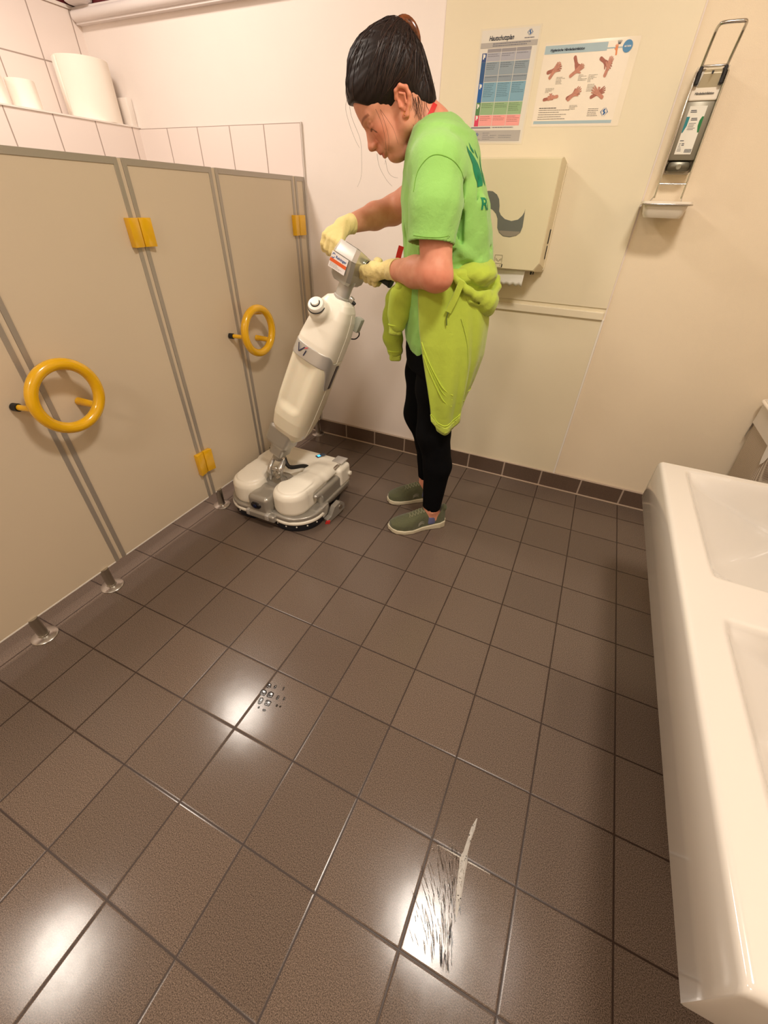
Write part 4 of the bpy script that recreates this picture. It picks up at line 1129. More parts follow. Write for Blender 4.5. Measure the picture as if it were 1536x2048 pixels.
    # bottom of the joint well
    bm = BM(); lathe(bm, [(0, .70 * T), (.034, .70 * T), (.044, .72 * T), (.050, .79 * T), (.062, .80 * T), (.063, .77 * T)], Matrix.Translation(c(1.38, -.33, 0)), 40, cap=False); add('joint_socket', bm, SILVERP)
    bm = BM(); tbox(bm, (1.15, -.25, .55), (1.75, .42, .70), .01); add('well_floor', bm, IVORY)
    bm = BM(); tbox(bm, (.42, -.45, .12), (2.44, 1.05, .42), .02); add('chassis', bm, DARKP)
    bm = BM(); lathe(bm, [(0, .7 * T), (.006, .7 * T), (.006, .76 * T), (0, .77 * T)], Matrix.Translation(c(1.66, .04, 0)), 16); add('well_plug', bm, BLACK_PLASTIC)
    # brushes with white studs
    for xc in (0.90, 1.99):
        bm = BM(); lathe(bm, [(0, .0), (.60 * T, 0), (.625 * T, .010), (.63 * T, .03), (.60 * T, .05), (.3 * T, .052), (0, .052)], Matrix.Translation(c(xc, -.42, 0)), 64)
        br = add('disc_brush', bm, BRUSH, smooth=40)
        for i in range(16):
            a = 2 * math.pi * (i + .3) / 16
            bm = BM(); p = Vector(c(xc, -.42, 0)) + Vector((math.cos(a), math.sin(a), 0)) * .625 * T + Vector((0, 0, .030))
            lathe(bm, [(0, .004), (.0028, .0035), (.004, .001), (.004, -.004)], axisM(p, (math.cos(a), math.sin(a), 0)), 12); add('brush_stud', bm, mat('stud_white', (236, 232, 224), 0.4) if i == 0 and xc < 1 else bpy.data.materials['stud_white'], br, smooth=60)
    # right flank: silver panel, ivory rear corner, arm with squeegee
    F = fld()
    F.rbox(c(2.46, .18, .47), c(.085, .62, .25), .018)
    F.rbox(c(2.46, .60, .27), c(.09, .52, .10), .015, k=.01)
    F.rbox(c(2.46, -.45, .35), c(.2, .2, .28), .02, k=.02, mode='cut')
    fadd('flank_panel', F, SILVERP)
    F = fld(); F.rbox(c(2.44, .84, .62), c(.14, .26, .26), .02); F.cyl(c(2.57, 1.0, .60), .035 * T * 1.6, .07 * T, .003, axis=0); fadd('rear_corner_cover', F, IVORY)
    bm = BM(); tbox(bm, (2.36, .55, .86), (2.46, .78, .915), .004); add('cover_catch', bm, STEEL)
    bm = BM(); tbox(bm, (2.20, .80, .90), (2.50, 1.12, .945), .008); add('rear_silver_corner', bm, SILVERL)
    bm = BM()
    prof = [(.18, .0), (.16, .10), (.30, .14), (.42, .34), (.60, .40), (.74, .30), (.74, .16), (.55, .08), (.30, .02)]
    Mx = frameM(Vector(c(2.62, -.52, 0)), Vector((.25, .97, 0)).normalized(), Vector((0, 0, 1)), Vector((.97, -.25, 0)).normalized())
    prism(bm, [(a * T, b * T) for a, b in prof], Mx, -.006, .020)
    tbox(bm, (2.42, -.40, .12), (2.66, -.1, .42), .01)
    arm = add('squeegee_arm', bm, SILVERP, smooth=30)
    bm = BM(); lathe(bm, [(.0, .024), (.012, .023), (.013, .018)], Mx @ Matrix.Translation((.60 * T, .26 * T, 0)), 24, cap=False); add('arm_bolt', bm, STEEL, arm, smooth=50)
    bm = BM(); prism(bm, [(.0, .0), (.022, .0), (.026, .018), (.006, .016)], frameM(Vector(c(2.70, -.42, 0.005)), Vector((.8, .5, 0)).normalized(), Vector((0, 0, 1)), Vector((.5, -.8, 0)).normalized()), -.003, .004)
    add('red_squeegee_lip', bm, mat('red_rubber', (190, 44, 40), 0.45), arm, smooth=None)
    bm = BM(); tube(bm, [c(2.30, .45, .16), c(2.52, .45, .16)], .16 * T, 28); add('rear_wheel', bm, BLACK_RUBBER)
    bm = BM(); tube(bm, [c(.40, .45, .16), c(.60, .45, .16)], .16 * T, 28); add('rear_wheel', bm, BLACK_RUBBER)
    # battery light
    Ml = frameM(Vector(c(1.77, .80, .938)), Vector((.42, .91, 0)).normalized(), Vector((-.91, .42, 0)).normalized(), Vector((0, 0, 1)))
    bm = BM(); prism(bm, [(0, -.012), (.050, -.012), (.050, .012), (0, .012)], Ml, 0, .0024); dsp = add('battery_display', bm, mat('display_grey_blue', (64, 74, 88), 0.2), smooth=None)
    bm = BM(); prism(bm, [(.007, -.008), (.022, -.008), (.022, .008), (.007, .008)], Ml, .0024, .0030); add('battery_light', bm, mat('blue_led', (60, 170, 255), 0.4, emit=((70, 180, 255), 1.6)), dsp, smooth=None)
    return t
SCRUB = scrubber()
# ------------------------------------------------------------------ the woman
PF = Vector((-.9065, -.4222, 0)).normalized(); PL = Vector((.4222, -.9065, 0)).normalized()
PM = frameM(Vector((4.65, 1.16, 0)) * T, PF, PL, Vector((0, 0, 1)))
def skin_mat():
    k = NT('skin'); b = k.b
    at = k.n('ShaderNodeVertexColor'); at.layer_name = 'tint'
    f = k.noise(45, 4); f2 = k.noise(7, 2)
    c = k.mix(k.ramp(f, 0.3, 0.7), s2l((222, 158, 130)), s2l((213, 146, 118)))
    c = k.mix(k.math('MULTIPLY', k.ramp(f2, 0.45, 0.7), 0.35), c, s2l((214, 122, 96)))
    o = k.n('ShaderNodeMix', data_type='RGBA', blend_type='MULTIPLY'); o.inputs['Factor'].default_value = 1
    k.l(c, o.inputs[6]); k.l(at.outputs['Color'], o.inputs[7]); k.l(o.outputs[2], b.inputs['Base Color'])
    b.inputs['Roughness'].default_value = 0.5; b.inputs['Specular IOR Level'].default_value = 0.35
    b.inputs['Subsurface Weight'].default_value = 0.12; b.inputs['Subsurface Radius'].default_value = (0.012, 0.005, 0.003); b.inputs['Subsurface Scale'].default_value = 0.4
    k.l(k.bump(k.noise(420, 3), 0.12), b.inputs['Normal'])
    return k.m
SKIN = skin_mat()
def cloth(name, rgb, var=0.05, bscale=900, wr=0.35):
    k = NT(name); b = k.b; c = s2l(rgb)
    f = k.noise(5, 4)
    k.l(k.mix(k.ramp(f, 0.3, 0.7), tuple(v * (1 - var) for v in c), tuple(min(1, v * (1 + var)) for v in c)), b.inputs['Base Color'])
    b.inputs['Roughness'].default_value = 0.85; b.inputs['Specular IOR Level'].default_value = 0.2; b.inputs['Sheen Weight'].default_value = 0.25; b.inputs['Sheen Roughness'].default_value = 0.5
    h = k.math('MULTIPLY_ADD', k.math('ABSOLUTE', k.math('SUBTRACT', k.noise(9, 5, rough=0.6), 0.5)), 22.0, k.noise(bscale, 2))
    k.l(k.bump(h, wr, 0.0012), b.inputs['Normal'])
    return k.m
SHIRT = cloth('lime_tshirt_cotton', (146, 200, 104))
HOOD = cloth('yellow_green_fleece', (176, 196, 70), 0.06, 500, 0.26)
BLACKCLOTH = mat('black_legging_fabric', (9, 9, 11), 0.95, spec=0.1)
GLOVE = cloth('latex_glove_cream', (232, 212, 146), 0.04, 120, 0.5)
HAIRM = NT('dark_brown_hair'); b = HAIRM.b
HAIRM.l(HAIRM.mix(HAIRM.noise(180, 4), s2l((16, 10, 9)), s2l((38, 25, 22))), b.inputs['Base Color']); b.inputs['Roughness'].default_value = 0.5; b.inputs['Specular IOR Level'].default_value = 0.3
HAIRM = HAIRM.m
HAIR2 = mat('brown_hair_strand', (58, 40, 34), 0.45, spec=0.4)
def arr(l): return [np.array(p, float) for p in l]

def person():
    t = thing('person', 'woman with pinned up dark hair, lime T-shirt and rubber gloves bending over the scrubber', 'person', (0, 0, 0))
    t.matrix_world = PM
    def keep(o): return o
    # ---- joints (forward, left, up)
    shL, elL, wrL = (.105, .172, 1.318), (.083, .241, 1.074), (.214, .040, 1.062)
    shR, elR, wrR = (.050, -.172, 1.322), (.208, -.300, 1.222), (.386, -.140, 1.174)
    Wp = np.array([-.82476, .40581, -.39382])
    G0 = np.array([.263, -.035, 1.037]) - Wp * .090
    def grip(w): return G0 + Wp * w
    def hand(F, side, grow, k=.012):
        """palm, four fingers closed around the grip, thumb"""
        if side > 0: U = np.array([.174, .845, .505]); ws = [.040, .061, .082, .101]; wr = np.array(wrL); a0 = 38
        else: U = np.array([-.24, .378, .894]); ws = [-.072, -.093, -.114, -.133]; wr = np.array(wrR); a0 = 38
        E = np.cross(Wp, U)
        rf = [.0105, .0108, .0102, .0090]
        def at(w, ang, r): a = ang * D2R; return grip(w) + (U * math.cos(a) + E * math.sin(a)) * r
        kn = []
        for i, w in enumerate(ws):
            K = at(w, a0, .040 - .002 * abs(i - 1)); kn.append(K)
            F.cap(wr + (K - wr) * .12, K, .0165 + grow, .0125 + grow, k)
        for i, w in enumerate(ws):
            L = (1.0, 1.08, 1.02, .85)[i]
            pts = [kn[i], at(w, a0 + 52 * L, .0335), at(w, a0 + 108 * L, .0285), at(w, a0 + 160 * L, .0275)]
            F.chain(pts, [rf[i] + .002 + grow, rf[i] + .001 + grow, rf[i] + grow, rf[i] - .001 + grow], k=.003)
        F.cap(wr + (kn[0] - wr) * .3, at(ws[1] + .01 * side, -8, .034), .016 + grow, .014 + grow, k)
        F.cap(wr + (kn[3] - wr) * .3, at(ws[3], 5, .036), .015 + grow, .013 + grow, k)
        # thumb: leaves the side of the palm near its base and closes under the bar
        tb = at(ws[0] + .040 * side, -48, .036); t1 = at(ws[0] + .024 * side, -92, .034); t2 = at(ws[0] + .010 * side, -135, .031); t3 = at(ws[0] + .004 * side, -170, .029)
        F.chain([tb, t1, t2, t3], [.0145 + grow, .0125 + grow, .0110 + grow, .0095 + grow], k=.006)
    # ---- body as one field; the head is meshed finer and joined to it
    body = Field((-.17, -.37, .0), (.52, .33, 1.47), 0.0036)
    B = body
    B.column([.78, .86, .95, 1.05, 1.15, 1.25, 1.33, 1.37, 1.41], [.02, .015, .01, .02, .035, .045, .060, .070, .080], [0] * 9,
             [.115, .120, .115, .10, .105, .105, .085, .065, .05], [.155, .165, .155, .135, .140, .150, .160, .11, .055], e=2.3, ang=-10 * D2R)
    B.chain(arr([shL, elL]), [.056, .046], k=.02)
    B.cap(elL, np.array(elL) * .55 + np.array(wrL) * .45, .0455, .0445, k=.02); B.cap(np.array(elL) * .55 + np.array(wrL) * .45, wrL, .0455, .028, k=.015)
    B.ell(np.array(elL) + (-.020, .012, -.010), (.023, .023, .023), .02)
    B.chain(arr([shR, elR]), [.056, .046], k=.02)
    m = np.array(elR) * .6 + np.array(wrR) * .4
    B.cap(elR, m, .047, .043, k=.02); B.cap(m, wrR, .043, .026, k=.015)
    hand(B, 1, -.0035, .010); hand(B, -1, -.0035, .010)
    for s, (hp, kn, cf, an, toe) in ((1, ((.02, .085, .88), (.020, .105, .49), (-.012, .11, .33), (-.008, .112, .095), (.13, .148, .030))), (-1, ((.04, -.085, .88), (.062, -.10, .49), (.006, -.105, .33), (-.002, -.110, .10), (.13, -.095, .030)))):
        B.chain(arr([hp, kn]), [.088, .055], k=.03); B.chain(arr([kn, cf, an]), [.055, .050, .034], k=.02)
        a = np.array(an); tt = np.array(toe)
        B.chain([a + (-.025, -.006 * s, -.045), a + (.03, .006 * s, -.052), tt], [.030, .028, .018], k=.02); B.cap(a, a + (0, 0, -.04), .034, .032, k=.02)
        B.ell(a + (.0, .030 * s, .004), (.012, .010, .012), .008)
    ob = B.mesh('body', SKIN, None, None, color=lambda P: np.where((P[:, 2:3] > .98) & (P[:, 0:1] < .15) & (P[:, 2:3] < 1.09), np.array([[1.0, .95, .94]]), np.array([[1., 1., 1.]])))
    # ---- head (canonical: x face, y left, z up), pitched 37 degrees forward
    ph = 37 * D2R
    HM = Matrix.Translation((.235, 0.0, 1.50)) @ Matrix(((math.cos(ph), 0, math.sin(ph), 0), (0, 1, 0, 0), (-math.sin(ph), 0, math.cos(ph), 0), (0, 0, 0, 1)))
    H = Field((-.135, -.11, -.24), (.15, .11, .15), 0.0015)
    H.ell((-.012, 0, .022), (.092, .072, .092)); H.ell((.045, 0, .022), (.062, .060, .060), .03); H.ell((.058, 0, -.012), (.045, .052, .038), .03)
    H.ell((.042, 0, -.058), (.052, .050, .070), .02)
    for s in (-1, 1):
        H.chain([(-.005, .052 * s, -.055), (.005, .050 * s, -.088), (.062, .016 * s, -.120)], [.020, .018, .017], .022)
        H.ell((.064, .034 * s, -.055), (.026, .022, .026), .018)
        H.ell((.062, .028 * s, -.088), (.024, .020, .020), .018)
        H.cap((.098, .010 * s, -.014), (.083, .042 * s, -.012), .0085, .008, .012)
    H.ell((.070, 0, -.120), (.018, .020, .017), .012); H.ell((.040, 0, -.132), (.030, .030, .018), .018)
    for s in (-1, 1):
        H.ell((.112, .032 * s, -.032), (.020, .017, .0125), .012, mode='cut')
    for s in (-1, 1):
        H.ell((.0845, .030 * s, -.0325), (.0135, .0150, .0120), .003)
        H.cap((.0975, .020 * s, -.0385), (.0915, .042 * s, -.0385), .0016, .0016, .002, mode='cut')
        H.cap((.0965, .018 * s, -.024), (.089, .043 * s, -.0235), .0032, .0028, .006)
    H.cap((.097, 0, -.022), (.112, 0, -.060), .0075, .0095, .010); H.ell((.1155, 0, -.067), (.0105, .0110, .0090), .008); H.cap((.098, 0, -.072), (.1005, 0, -.086), .0085, .0065, .010); H.cap((.098, 0, -.045), (.107, 0, -.066), .0110, .0125, .010)
    for s in (-1, 1):
        H.ell((.106, .0115 * s, -.070), (.0105, .0065, .0065), .005); H.ell((.110, .0055 * s, -.0765), (.0050, .0030, .0022), .002, mode='cut')
        H.cap((.099, .0165 * s, -.074), (.084, .028 * s, -.098), .0012, .0012, .006, mode='cut')
    H.ell((.088, 0, -.092), (.016, .026, .014), .010)
    H.chain([(.088, .021, -.0985), (.0990, .007, -.0915), (.0990, 0, -.0922), (.0990, -.007, -.0915), (.088, -.021, -.0985)], [.0035, .0058, .0055, .0058, .0035], .004)
    H.chain([(.088, .019, -.1005), (.0935, .007, -.1055), (.0935, -.007, -.1055), (.088, -.019, -.1005)], [.0035, .0062, .0062, .0035], .004)
    H.chain([(.095, .022, -.0995), (.1035, 0, -.0985), (.095, -.022, -.0995)], [.0008, .0012, .0008], .003, mode='cut')
    # neck towards the collar
    H.chain([(-.030, 0, -.060), (-.052, 0, -.150), (-.060, 0, -.215)], [.054, .056, .062], .03)
    H.cap((-.055, .045, -.05), (-.010, .014, -.20), .010, .010, .03)
    for s in (-1, 1):   # ears
        H.chain([(.004, .071 * s, -.030), (-.004, .078 * s, -.018), (-.018, .084 * s, -.017), (-.030, .087 * s, -.030), (-.030, .086 * s, -.046), (-.018, .082 * s, -.062), (-.004, .077 * s, -.076), (.004, .073 * s, -.074)], [.0038, .0042, .0046, .0050, .0050, .0046, .0060, .0050], .004)
        H.ell((-.014, .0735 * s, -.044), (.018, .0060, .028), .005)
        H.chain([(-.010, .081 * s, -.028), (-.020, .083 * s, -.038), (-.014, .082 * s, -.054)], [.0028, .0030, .0028], .003)
        H.ell((-.004, .081 * s, -.044), (.0070, .0065, .012), .003, mode='cut')
        H.cap((.004, .074 * s, -.050), (.002, .076 * s, -.044), .004, .003, .004)
    def tint(P):
        c = np.ones((len(P), 3)); x, y, z = P[:, 0], P[:, 1], P[:, 2]; ya = np.abs(y)
        def blend(m, col):
            m = np.clip(m, 0, 1)[:, None]; c[:] = c * (1 - m) + np.array(col) * m
        blend(1.0 * np.exp(-(((x - .075) / .03) ** 2 + ((ya - .042) / .022) ** 2 + ((z + .06) / .022) ** 2)), (1.02, .78, .74))
        blend(1.0 * np.exp(-(((x - .112) / .02) ** 2 + (y / .018) ** 2 + ((z + .068) / .014) ** 2)), (1.02, .82, .78))
        lip = np.exp(-(((ya) / .019) ** 4 + ((z + .099) / .0095) ** 4)) * (x > .088); blend(lip * 1.0, (.80, .42, .42))
        bz = -.0075 + .10 * (ya - .030) - 9 * (ya - .030) ** 2
        blend((np.exp(-((z - bz) / .0035) ** 4) * (ya > .012) * (ya < .054) * (x > .05)) * .75, (.34, .25, .20))
        lz = -.0385
        blend((np.exp(-((z - lz + 1.2 * np.maximum(ya - .036, 0)) / .0020) ** 4) * (ya > .015) * (ya < .049) * (x > .068)) * 1.0, (.12, .08, .07))
        blend((np.exp(-((z + .030) / .010) ** 4) * (ya > .014) * (ya < .047) * (x > .07)) * .35, (.62, .42, .38))
        blend((ya > .070) * (z > -.085) * (z < -.01) * (x < .01) * .55, (1.02, .74, .66))
        return c
    hm = H.mesh('head_tmp', SKIN, None, HM, color=tint)
    bm = BM(); bm.from_mesh(ob.data); bm.from_mesh(hm.data); bm.to_mesh(ob.data); bm.free()
    ob.data.polygons.foreach_set('use_smooth', [True] * len(ob.data.polygons))
    hd = hm.data; bpy.data.objects.remove(hm); bpy.data.meshes.remove(hd)
    ob.parent = t
    def part(o, m=None): return o
    # ---- hair
    def hair_low(X, Y, Z):
        ya = np.abs(Y)
        g = np.interp(X, [-.13, -.10, -.072, -.050, -.038, -.030, -.020, .004, .012, .030, .050, .075, .100, .125], [-.095, -.118, -.124, -.112, -.088, -.05, -.034, -.034, -.058, -.042, -.024, .004, .036, .048])
        return g - Z + 0 * Y
    HR = Field((-.15, -.12, -.14), (.15, .12, .16), 0.0021)
    HR.ell((-.010, 0, .032), (.102, .084, .098)); HR.ell((.050, 0, .040), (.064, .070, .060), .03); HR.ell((-.052, 0, .002), (.058, .068, .088), .03)
    HR.ell((.020, 0, .098), (.050, .045, .030), .02); HR.ell((-.062, 0, -.070), (.040, .056, .046), .03)
    HR.ell((-.080, 0, .060), (.034, .040, .042), .015); HR.ell((-.066, .0, .094), (.026, .032, .022), .01); HR.cap((-.088, .01, .03), (-.085, 0, -.045), .020, .016, .02)
    def strands(X, Y, Z):
        th = np.arctan2(Z - .06 + 0 * X + 0 * Y, X + .075 + 0 * Z)
        return (.0006 * np.sin(th * 23 + Y * 90) + .0004 * np.sin(th * 57 + Y * 60 + 1.3) + .0009 * np.sin(Y * 110 + th * 7)) * np.clip(((X + .075) ** 2 + (Z - .06) ** 2 + Y * Y) / .0016 - .4, 0, 1)
    HR.op(strands, (-.15, -.12, -.14), (.15, .12, .16), mode='off')
    HR.op(hair_low, (-.15, -.12, -.14), (.15, .12, .16), k=.006, mode='and')
    HR.cap((-.014, .092, -.044), (-.014, .074, -.044), .021, .018, .004, mode='cut', squash=((0, 0, 1), 1.35)); HR.cap((-.014, -.092, -.044), (-.014, -.074, -.044), .021, .018, .004, mode='cut', squash=((0, 0, 1), 1.35))
    hair = HR.mesh('hair', HAIRM, t, HM)
    rnd = random.Random(11)
    def pxh(f, z, s=.0): return Vector((f, s, z))
    bm = BM()
    loose = [[(.348, 1.492, .02), (.362, 1.462, .02), (.352, 1.425, .03), (.335, 1.39, .03), (.322, 1.372, .03)],
             [(.352, 1.480, .03), (.345, 1.44, .035), (.320, 1.39, .04), (.316, 1.345, .04), (.318, 1.305, .04), (.330, 1.28, .04)],
             [(.275, 1.452, .066), (.258, 1.425, .068), (.246, 1.39, .066), (.243, 1.36, .062), (.246, 1.335, .06)],
             [(.262, 1.450, .068), (.246, 1.42, .070), (.236, 1.39, .068), (.236, 1.365, .064)],
             [(.262, 1.452, .067), (.240, 1.43, .070), (.222, 1.41, .069), (.208, 1.38, .064)],
             [(.270, 1.36, .045), (.262, 1.33, .045), (.240, 1.30, .045), (.222, 1.285, .045)],
             [(.244, 1.345, .05), (.236, 1.32, .05), (.222, 1.308, .05), (.205, 1.305, .05)],
             [(.178, 1.455, .066), (.168, 1.425, .066), (.156, 1.405, .064)], [(.168, 1.462, .06), (.150, 1.44, .062), (.140, 1.43, .06)]]
    for l in loose:
        pts = smooth_pts([Vector((f, s, z)) for f, z, s in l], 6)
        tube(bm, pts, [.0004 * (1 - .5 * i / len(pts)) for i in range(len(pts))], 5)
    for i in range(26):   # flyaway hairs on the crown and at the nape
        if i < 14:
            p = Vector((.20 + .07 * rnd.random(), rnd.uniform(-.02, .03), 1.605 + .006 * rnd.random())); d = Vector((rnd.uniform(-.6, .7), 0, rnd.uniform(.3, .9)))
            pts = [p, p + d * .012, p + d * .022 + Vector((-.008, 0, .002)), p + d * .028 + Vector((-.020, 0, -.004))]
        else:
            p = Vector((.135 + .012 * rnd.random(), rnd.uniform(-.02, .05), 1.47 + .04 * rnd.random())); d = Vector((-1, rnd.uniform(-.2, .2), rnd.uniform(-.5, .5)))
            pts = [p, p + d * .010, p + d * .020 + Vector((0, 0, -.004)), p + d * .028 + Vector((0, 0, .004))]
        tube(bm, smooth_pts(pts, 4), .00022, 4)
    for i in range(8):    # the hair gathered down the nape
        y = -.03 + .075 * i / 7
        pts = smooth_pts([Vector((.175, y, 1.475)), Vector((.158, y * 1.05, 1.455)), Vector((.145, y, 1.435 + .006 * rnd.random()))], 4)
        tube(bm, pts, [.0022 * (1 - .8 * j / len(pts)) for j in range(len(pts))], 5)
    for i in range(46):    # wisps over the nape
        u_ = rnd.random(); f0 = .205 - .075 * u_; y0 = .066 - .03 * u_ * rnd.random()
        p = Vector((f0, y0 + .002, 1.462 + .014 * rnd.random())); l_ = rnd.uniform(.018, .045)
        pts = smooth_pts([p + Vector((.004, -.004, .012)), p, p + Vector((-.006 * rnd.uniform(-.5, 1.5), .002, -l_ * .6)), p + Vector((-.012 * rnd.uniform(-.6, 1.4), .000, -l_))], 4)
        tube(bm, pts, [.0006 * (1 - .85 * j / len(pts)) for j in range(len(pts))], 5)
    ls = obj('loose_strands', bm, HAIRM, hair, smooth=60); ls['kind'] = 'stuff'
    ht = BVHTree.FromPolygons([v.co for v in hair.data.vertices], [tuple(p.vertices) for p in hair.data.polygons])
    def on_head(d, lift):
        o = HM @ Vector((-.012, 0, .030)); dd = (HM.to_3x3() @ d).normalized()
        r = ht.ray_cast(o + dd * .3, -dd, .3)
        return None if r[0] is None else r[0] + r[1] * lift
    azs = [0, 35, 60, 80, 100, 115, 135, 160, 180]; els = [8, -2, -24, -32, -22, -40, -62, -62, -60]
    endd = Vector((-.070, 0, .036)).normalized()
    for rep, hm_ in enumerate((HAIRM, HAIR2)):
        bm = BM()
        for i in range(230 if rep == 0 else 150):
            az = rnd.uniform(-175, 175); el = float(np.interp(abs(az), azs, els)) + rnd.uniform(1, 60) * (rnd.random() ** 1.5)
            a, e_ = az * D2R, el * D2R
            d0 = Vector((math.cos(a) * math.cos(e_), math.sin(a) * math.cos(e_), math.sin(e_))); d1 = (endd + Vector((rnd.uniform(-.2, .2), rnd.uniform(-.3, .3), rnd.uniform(-.2, .3)))).normalized()
            t1 = rnd.uniform(.4, 1); P = []; w_ = rnd.uniform(-.08, .08)
            lift0 = rnd.uniform(.0002, .0011)
            for k_ in range(11):
                u_ = t1 * k_ / 10; d = (d0 * (1 - u_) + d1 * u_ + Vector((0, 0, 1)) * w_ * math.sin(u_ * 3.1)).normalized()
                q = on_head(d, lift0 * math.sin(max(.12, k_ / 10) * 3.0) + .0001)
                if q is not None: P.append(q)
            if len(P) > 5 and max((P[j + 1] - P[j]).length for j in range(len(P) - 1)) < .03: tube(bm, P, [.0008 * math.sin(.25 + 2.7 * j / (len(P) - 1)) + .0001 for j in range(len(P))], 4)
        hs_ = obj('hair_strands', bm, hm_, hair, smooth=80); hs_['kind'] = 'stuff'
    bm = BM()
    for s in (-1, 1):
        pts = [HM @ Vector((-.085 - .030 * math.sin(a), .012 * s + .012 * s * math.sin(a), .052 + .042 * math.cos(a))) for a in np.linspace(.1, 2.8, 14)]
        tube(bm, pts, [.004 + .003 * math.sin(i / 13 * math.pi) for i in range(14)], 10, flat=1.6)
    for i in range(5):
        a = .5 + i * .45; p = HM @ Vector((-.085 - .030 * math.sin(a), .02, .052 + .042 * math.cos(a))); q = HM @ Vector((-.062, .022, .052 + .03 * math.cos(a))); tube(bm, [p, q], [.003, .0015], 8)
    obj('hair_clip', bm, mat('tortoiseshell', (108, 58, 30), 0.2, var=.6, vscale=90), t, smooth=60)
    bm = BM(); tube(bm, [HM @ Vector((.0, .0785 + .0, -.0705)) + Vector((.004 * math.cos(a), 0.001, .004 * math.sin(a))) for a in np.linspace(0, 6.28, 13)[:-1]], .0009, 6, closed=True)
    obj('earring', bm, mat('gold', (214, 168, 84), 0.25, metal=1), t, smooth=60)
    # ---- T-shirt
    S = Field((-.20, -.33, .79), (.26, .33, 1.50), 0.0036)
    z_ = [.80, .84, .90, 1.0, 1.095, 1.166, 1.25, 1.32, 1.365, 1.40]
    fr = [.142, .152, .158, .165, .172, .180, .190, .186, .170, .15]; bk = [-.115, -.12, -.125, -.13, -.135, -.118, -.094, -.062, -.030, -.004]
    S.column(z_, [(a + b_) / 2 for a, b_ in zip(fr, bk)], [0.004] * 10, [(a - b_) / 2 for a, b_ in zip(fr, bk)], [.172, .178, .176, .165, .160, .166, .176, .178, .15, .105], e=2.4, ang=-8 * D2R)
    S.cap((.095, -.06, 1.375), (.100, .06, 1.375), .070, .070, .05); S.cap((.095, .04, 1.375), (shL[0] - .01, .140, 1.335), .066, .070, .04); S.cap((.085, -.04, 1.375), (shR[0] + .01, -.140, 1.340), .066, .070, .04)
    S.ell((.035, 0, 1.370), (.075, .10, .060), .04)
    S.cap((.085, 0, 1.365), (.076, 0, 1.392), .078, .070, .03)
    # sleeves
    hemL = (.104, .222, 1.150); hemR = (.130, -.235, 1.275)
    S.chain(arr([(shL[0] - .006, .165, 1.318), (.100, .205, 1.235), hemL]), [.074, .070, .069], k=.03)
    S.chain(arr([(shR[0], -.165, 1.325), hemR]), [.072, .062], k=.03)
    # folds
    for p, q, r in (((.030, .180, 1.29), (.022, .150, 1.16), .010), ((.022, .165, 1.22), (.000, .160, 1.12), .008), ((-.02, .165, 1.10), (-.10, .09, 1.135), .007), ((.02, .172, 1.085), (-.06, .150, 1.11), .007),
                    ((-.01, .165, 1.075), (-.12, .05, 1.11), .006), ((.14, .140, 1.20), (.15, .12, 1.02), .007), ((.175, .06, 1.30), (.17, .07, 1.10), .006), ((.175, -.02, 1.33), (.17, -.03, 1.15), .006), ((-.03, .14, 1.30), (-.02, .15, 1.20), .006)):
        S.cap(p, q, r, r * .6, .014, mode='cut')
    for p, q, r in (((-.045, .135, 1.25), (-.075, .11, 1.12), .012), ((.0, .165, 1.13), (-.08, .13, 1.085), .010), ((.12, .15, 1.12), (.08, .165, 1.05), .010)):
        S.cap(p, q, r, r, .02)
    S.op(lambda X, Y, Z: .0010 * np.sin(X * 38 + Z * 22) * np.sin(Y * 30 - Z * 34) + .0007 * np.sin(Z * 70 + X * 110 + 3 * np.sin(Y * 25)), (-.20, -.33, .79), (.26, .33, 1.50), mode='off')
    # openings: neck, sleeves, hem
    S.chain(arr([(.112, 0, 1.395), (.112, 0, 1.43), (.15, 0, 1.50)]), [.055, .064, .085], k=.006, mode='cut')
    S.cap((.165, 0, 1.365), (.20, 0, 1.43), .045, .07, .012, mode='cut')
    dL = np.array(hemL) - np.array((.100, .205, 1.235)); dL /= np.linalg.norm(dL); h_ = np.array(hemL)
    def hemplane(hp, d, amp, r=.10):
        def fn(X, Y, Z):
            x, y, z = X - hp[0], Y - hp[1], Z - hp[2]
            al = x * d[0] + y * d[1] + z * d[2]
            rad = np.sqrt(np.maximum(x * x + y * y + z * z - al * al, 0))
            return np.maximum(-al + .0, rad - r)
        return fn
    S.op(hemplane(h_, dL, 0), h_ - .11, h_ + .11, k=.004, mode='cut')
    S.cap(h_ - dL * .035, h_ + dL * .03, .0625, .0645, .004, mode='cut')
    dR = np.array(hemR) - np.array((shR[0], -.165, 1.325)); dR /= np.linalg.norm(dR); h2 = np.array(hemR)
    S.op(hemplane(h2, dR, 0), h2 - .11, h2 + .11, k=.004, mode='cut')
    S.cap(h2 - dR * .02, h2 + dR * .03, .055, .057, .004, mode='cut')
    S.op(lambda X, Y, Z: Z - (.815 + .02 * np.sin(Y * 30) + 0 * X), (-.2, -.33, .79), (.26, .33, .86), mode='cut')
    shirt = S.mesh('t_shirt', SHIRT, t)
    tree = BVHTree.FromPolygons([v.co for v in shirt.data.vertices], [tuple(p.vertices) for p in shirt.data.polygons])
    def proj(tr, p, d, lift=.0012):
        hit = tr.ray_cast(Vector(p), Vector(d).normalized(), 1.0)
        if hit[0] is None: return None
        return hit[0] + hit[1] * lift
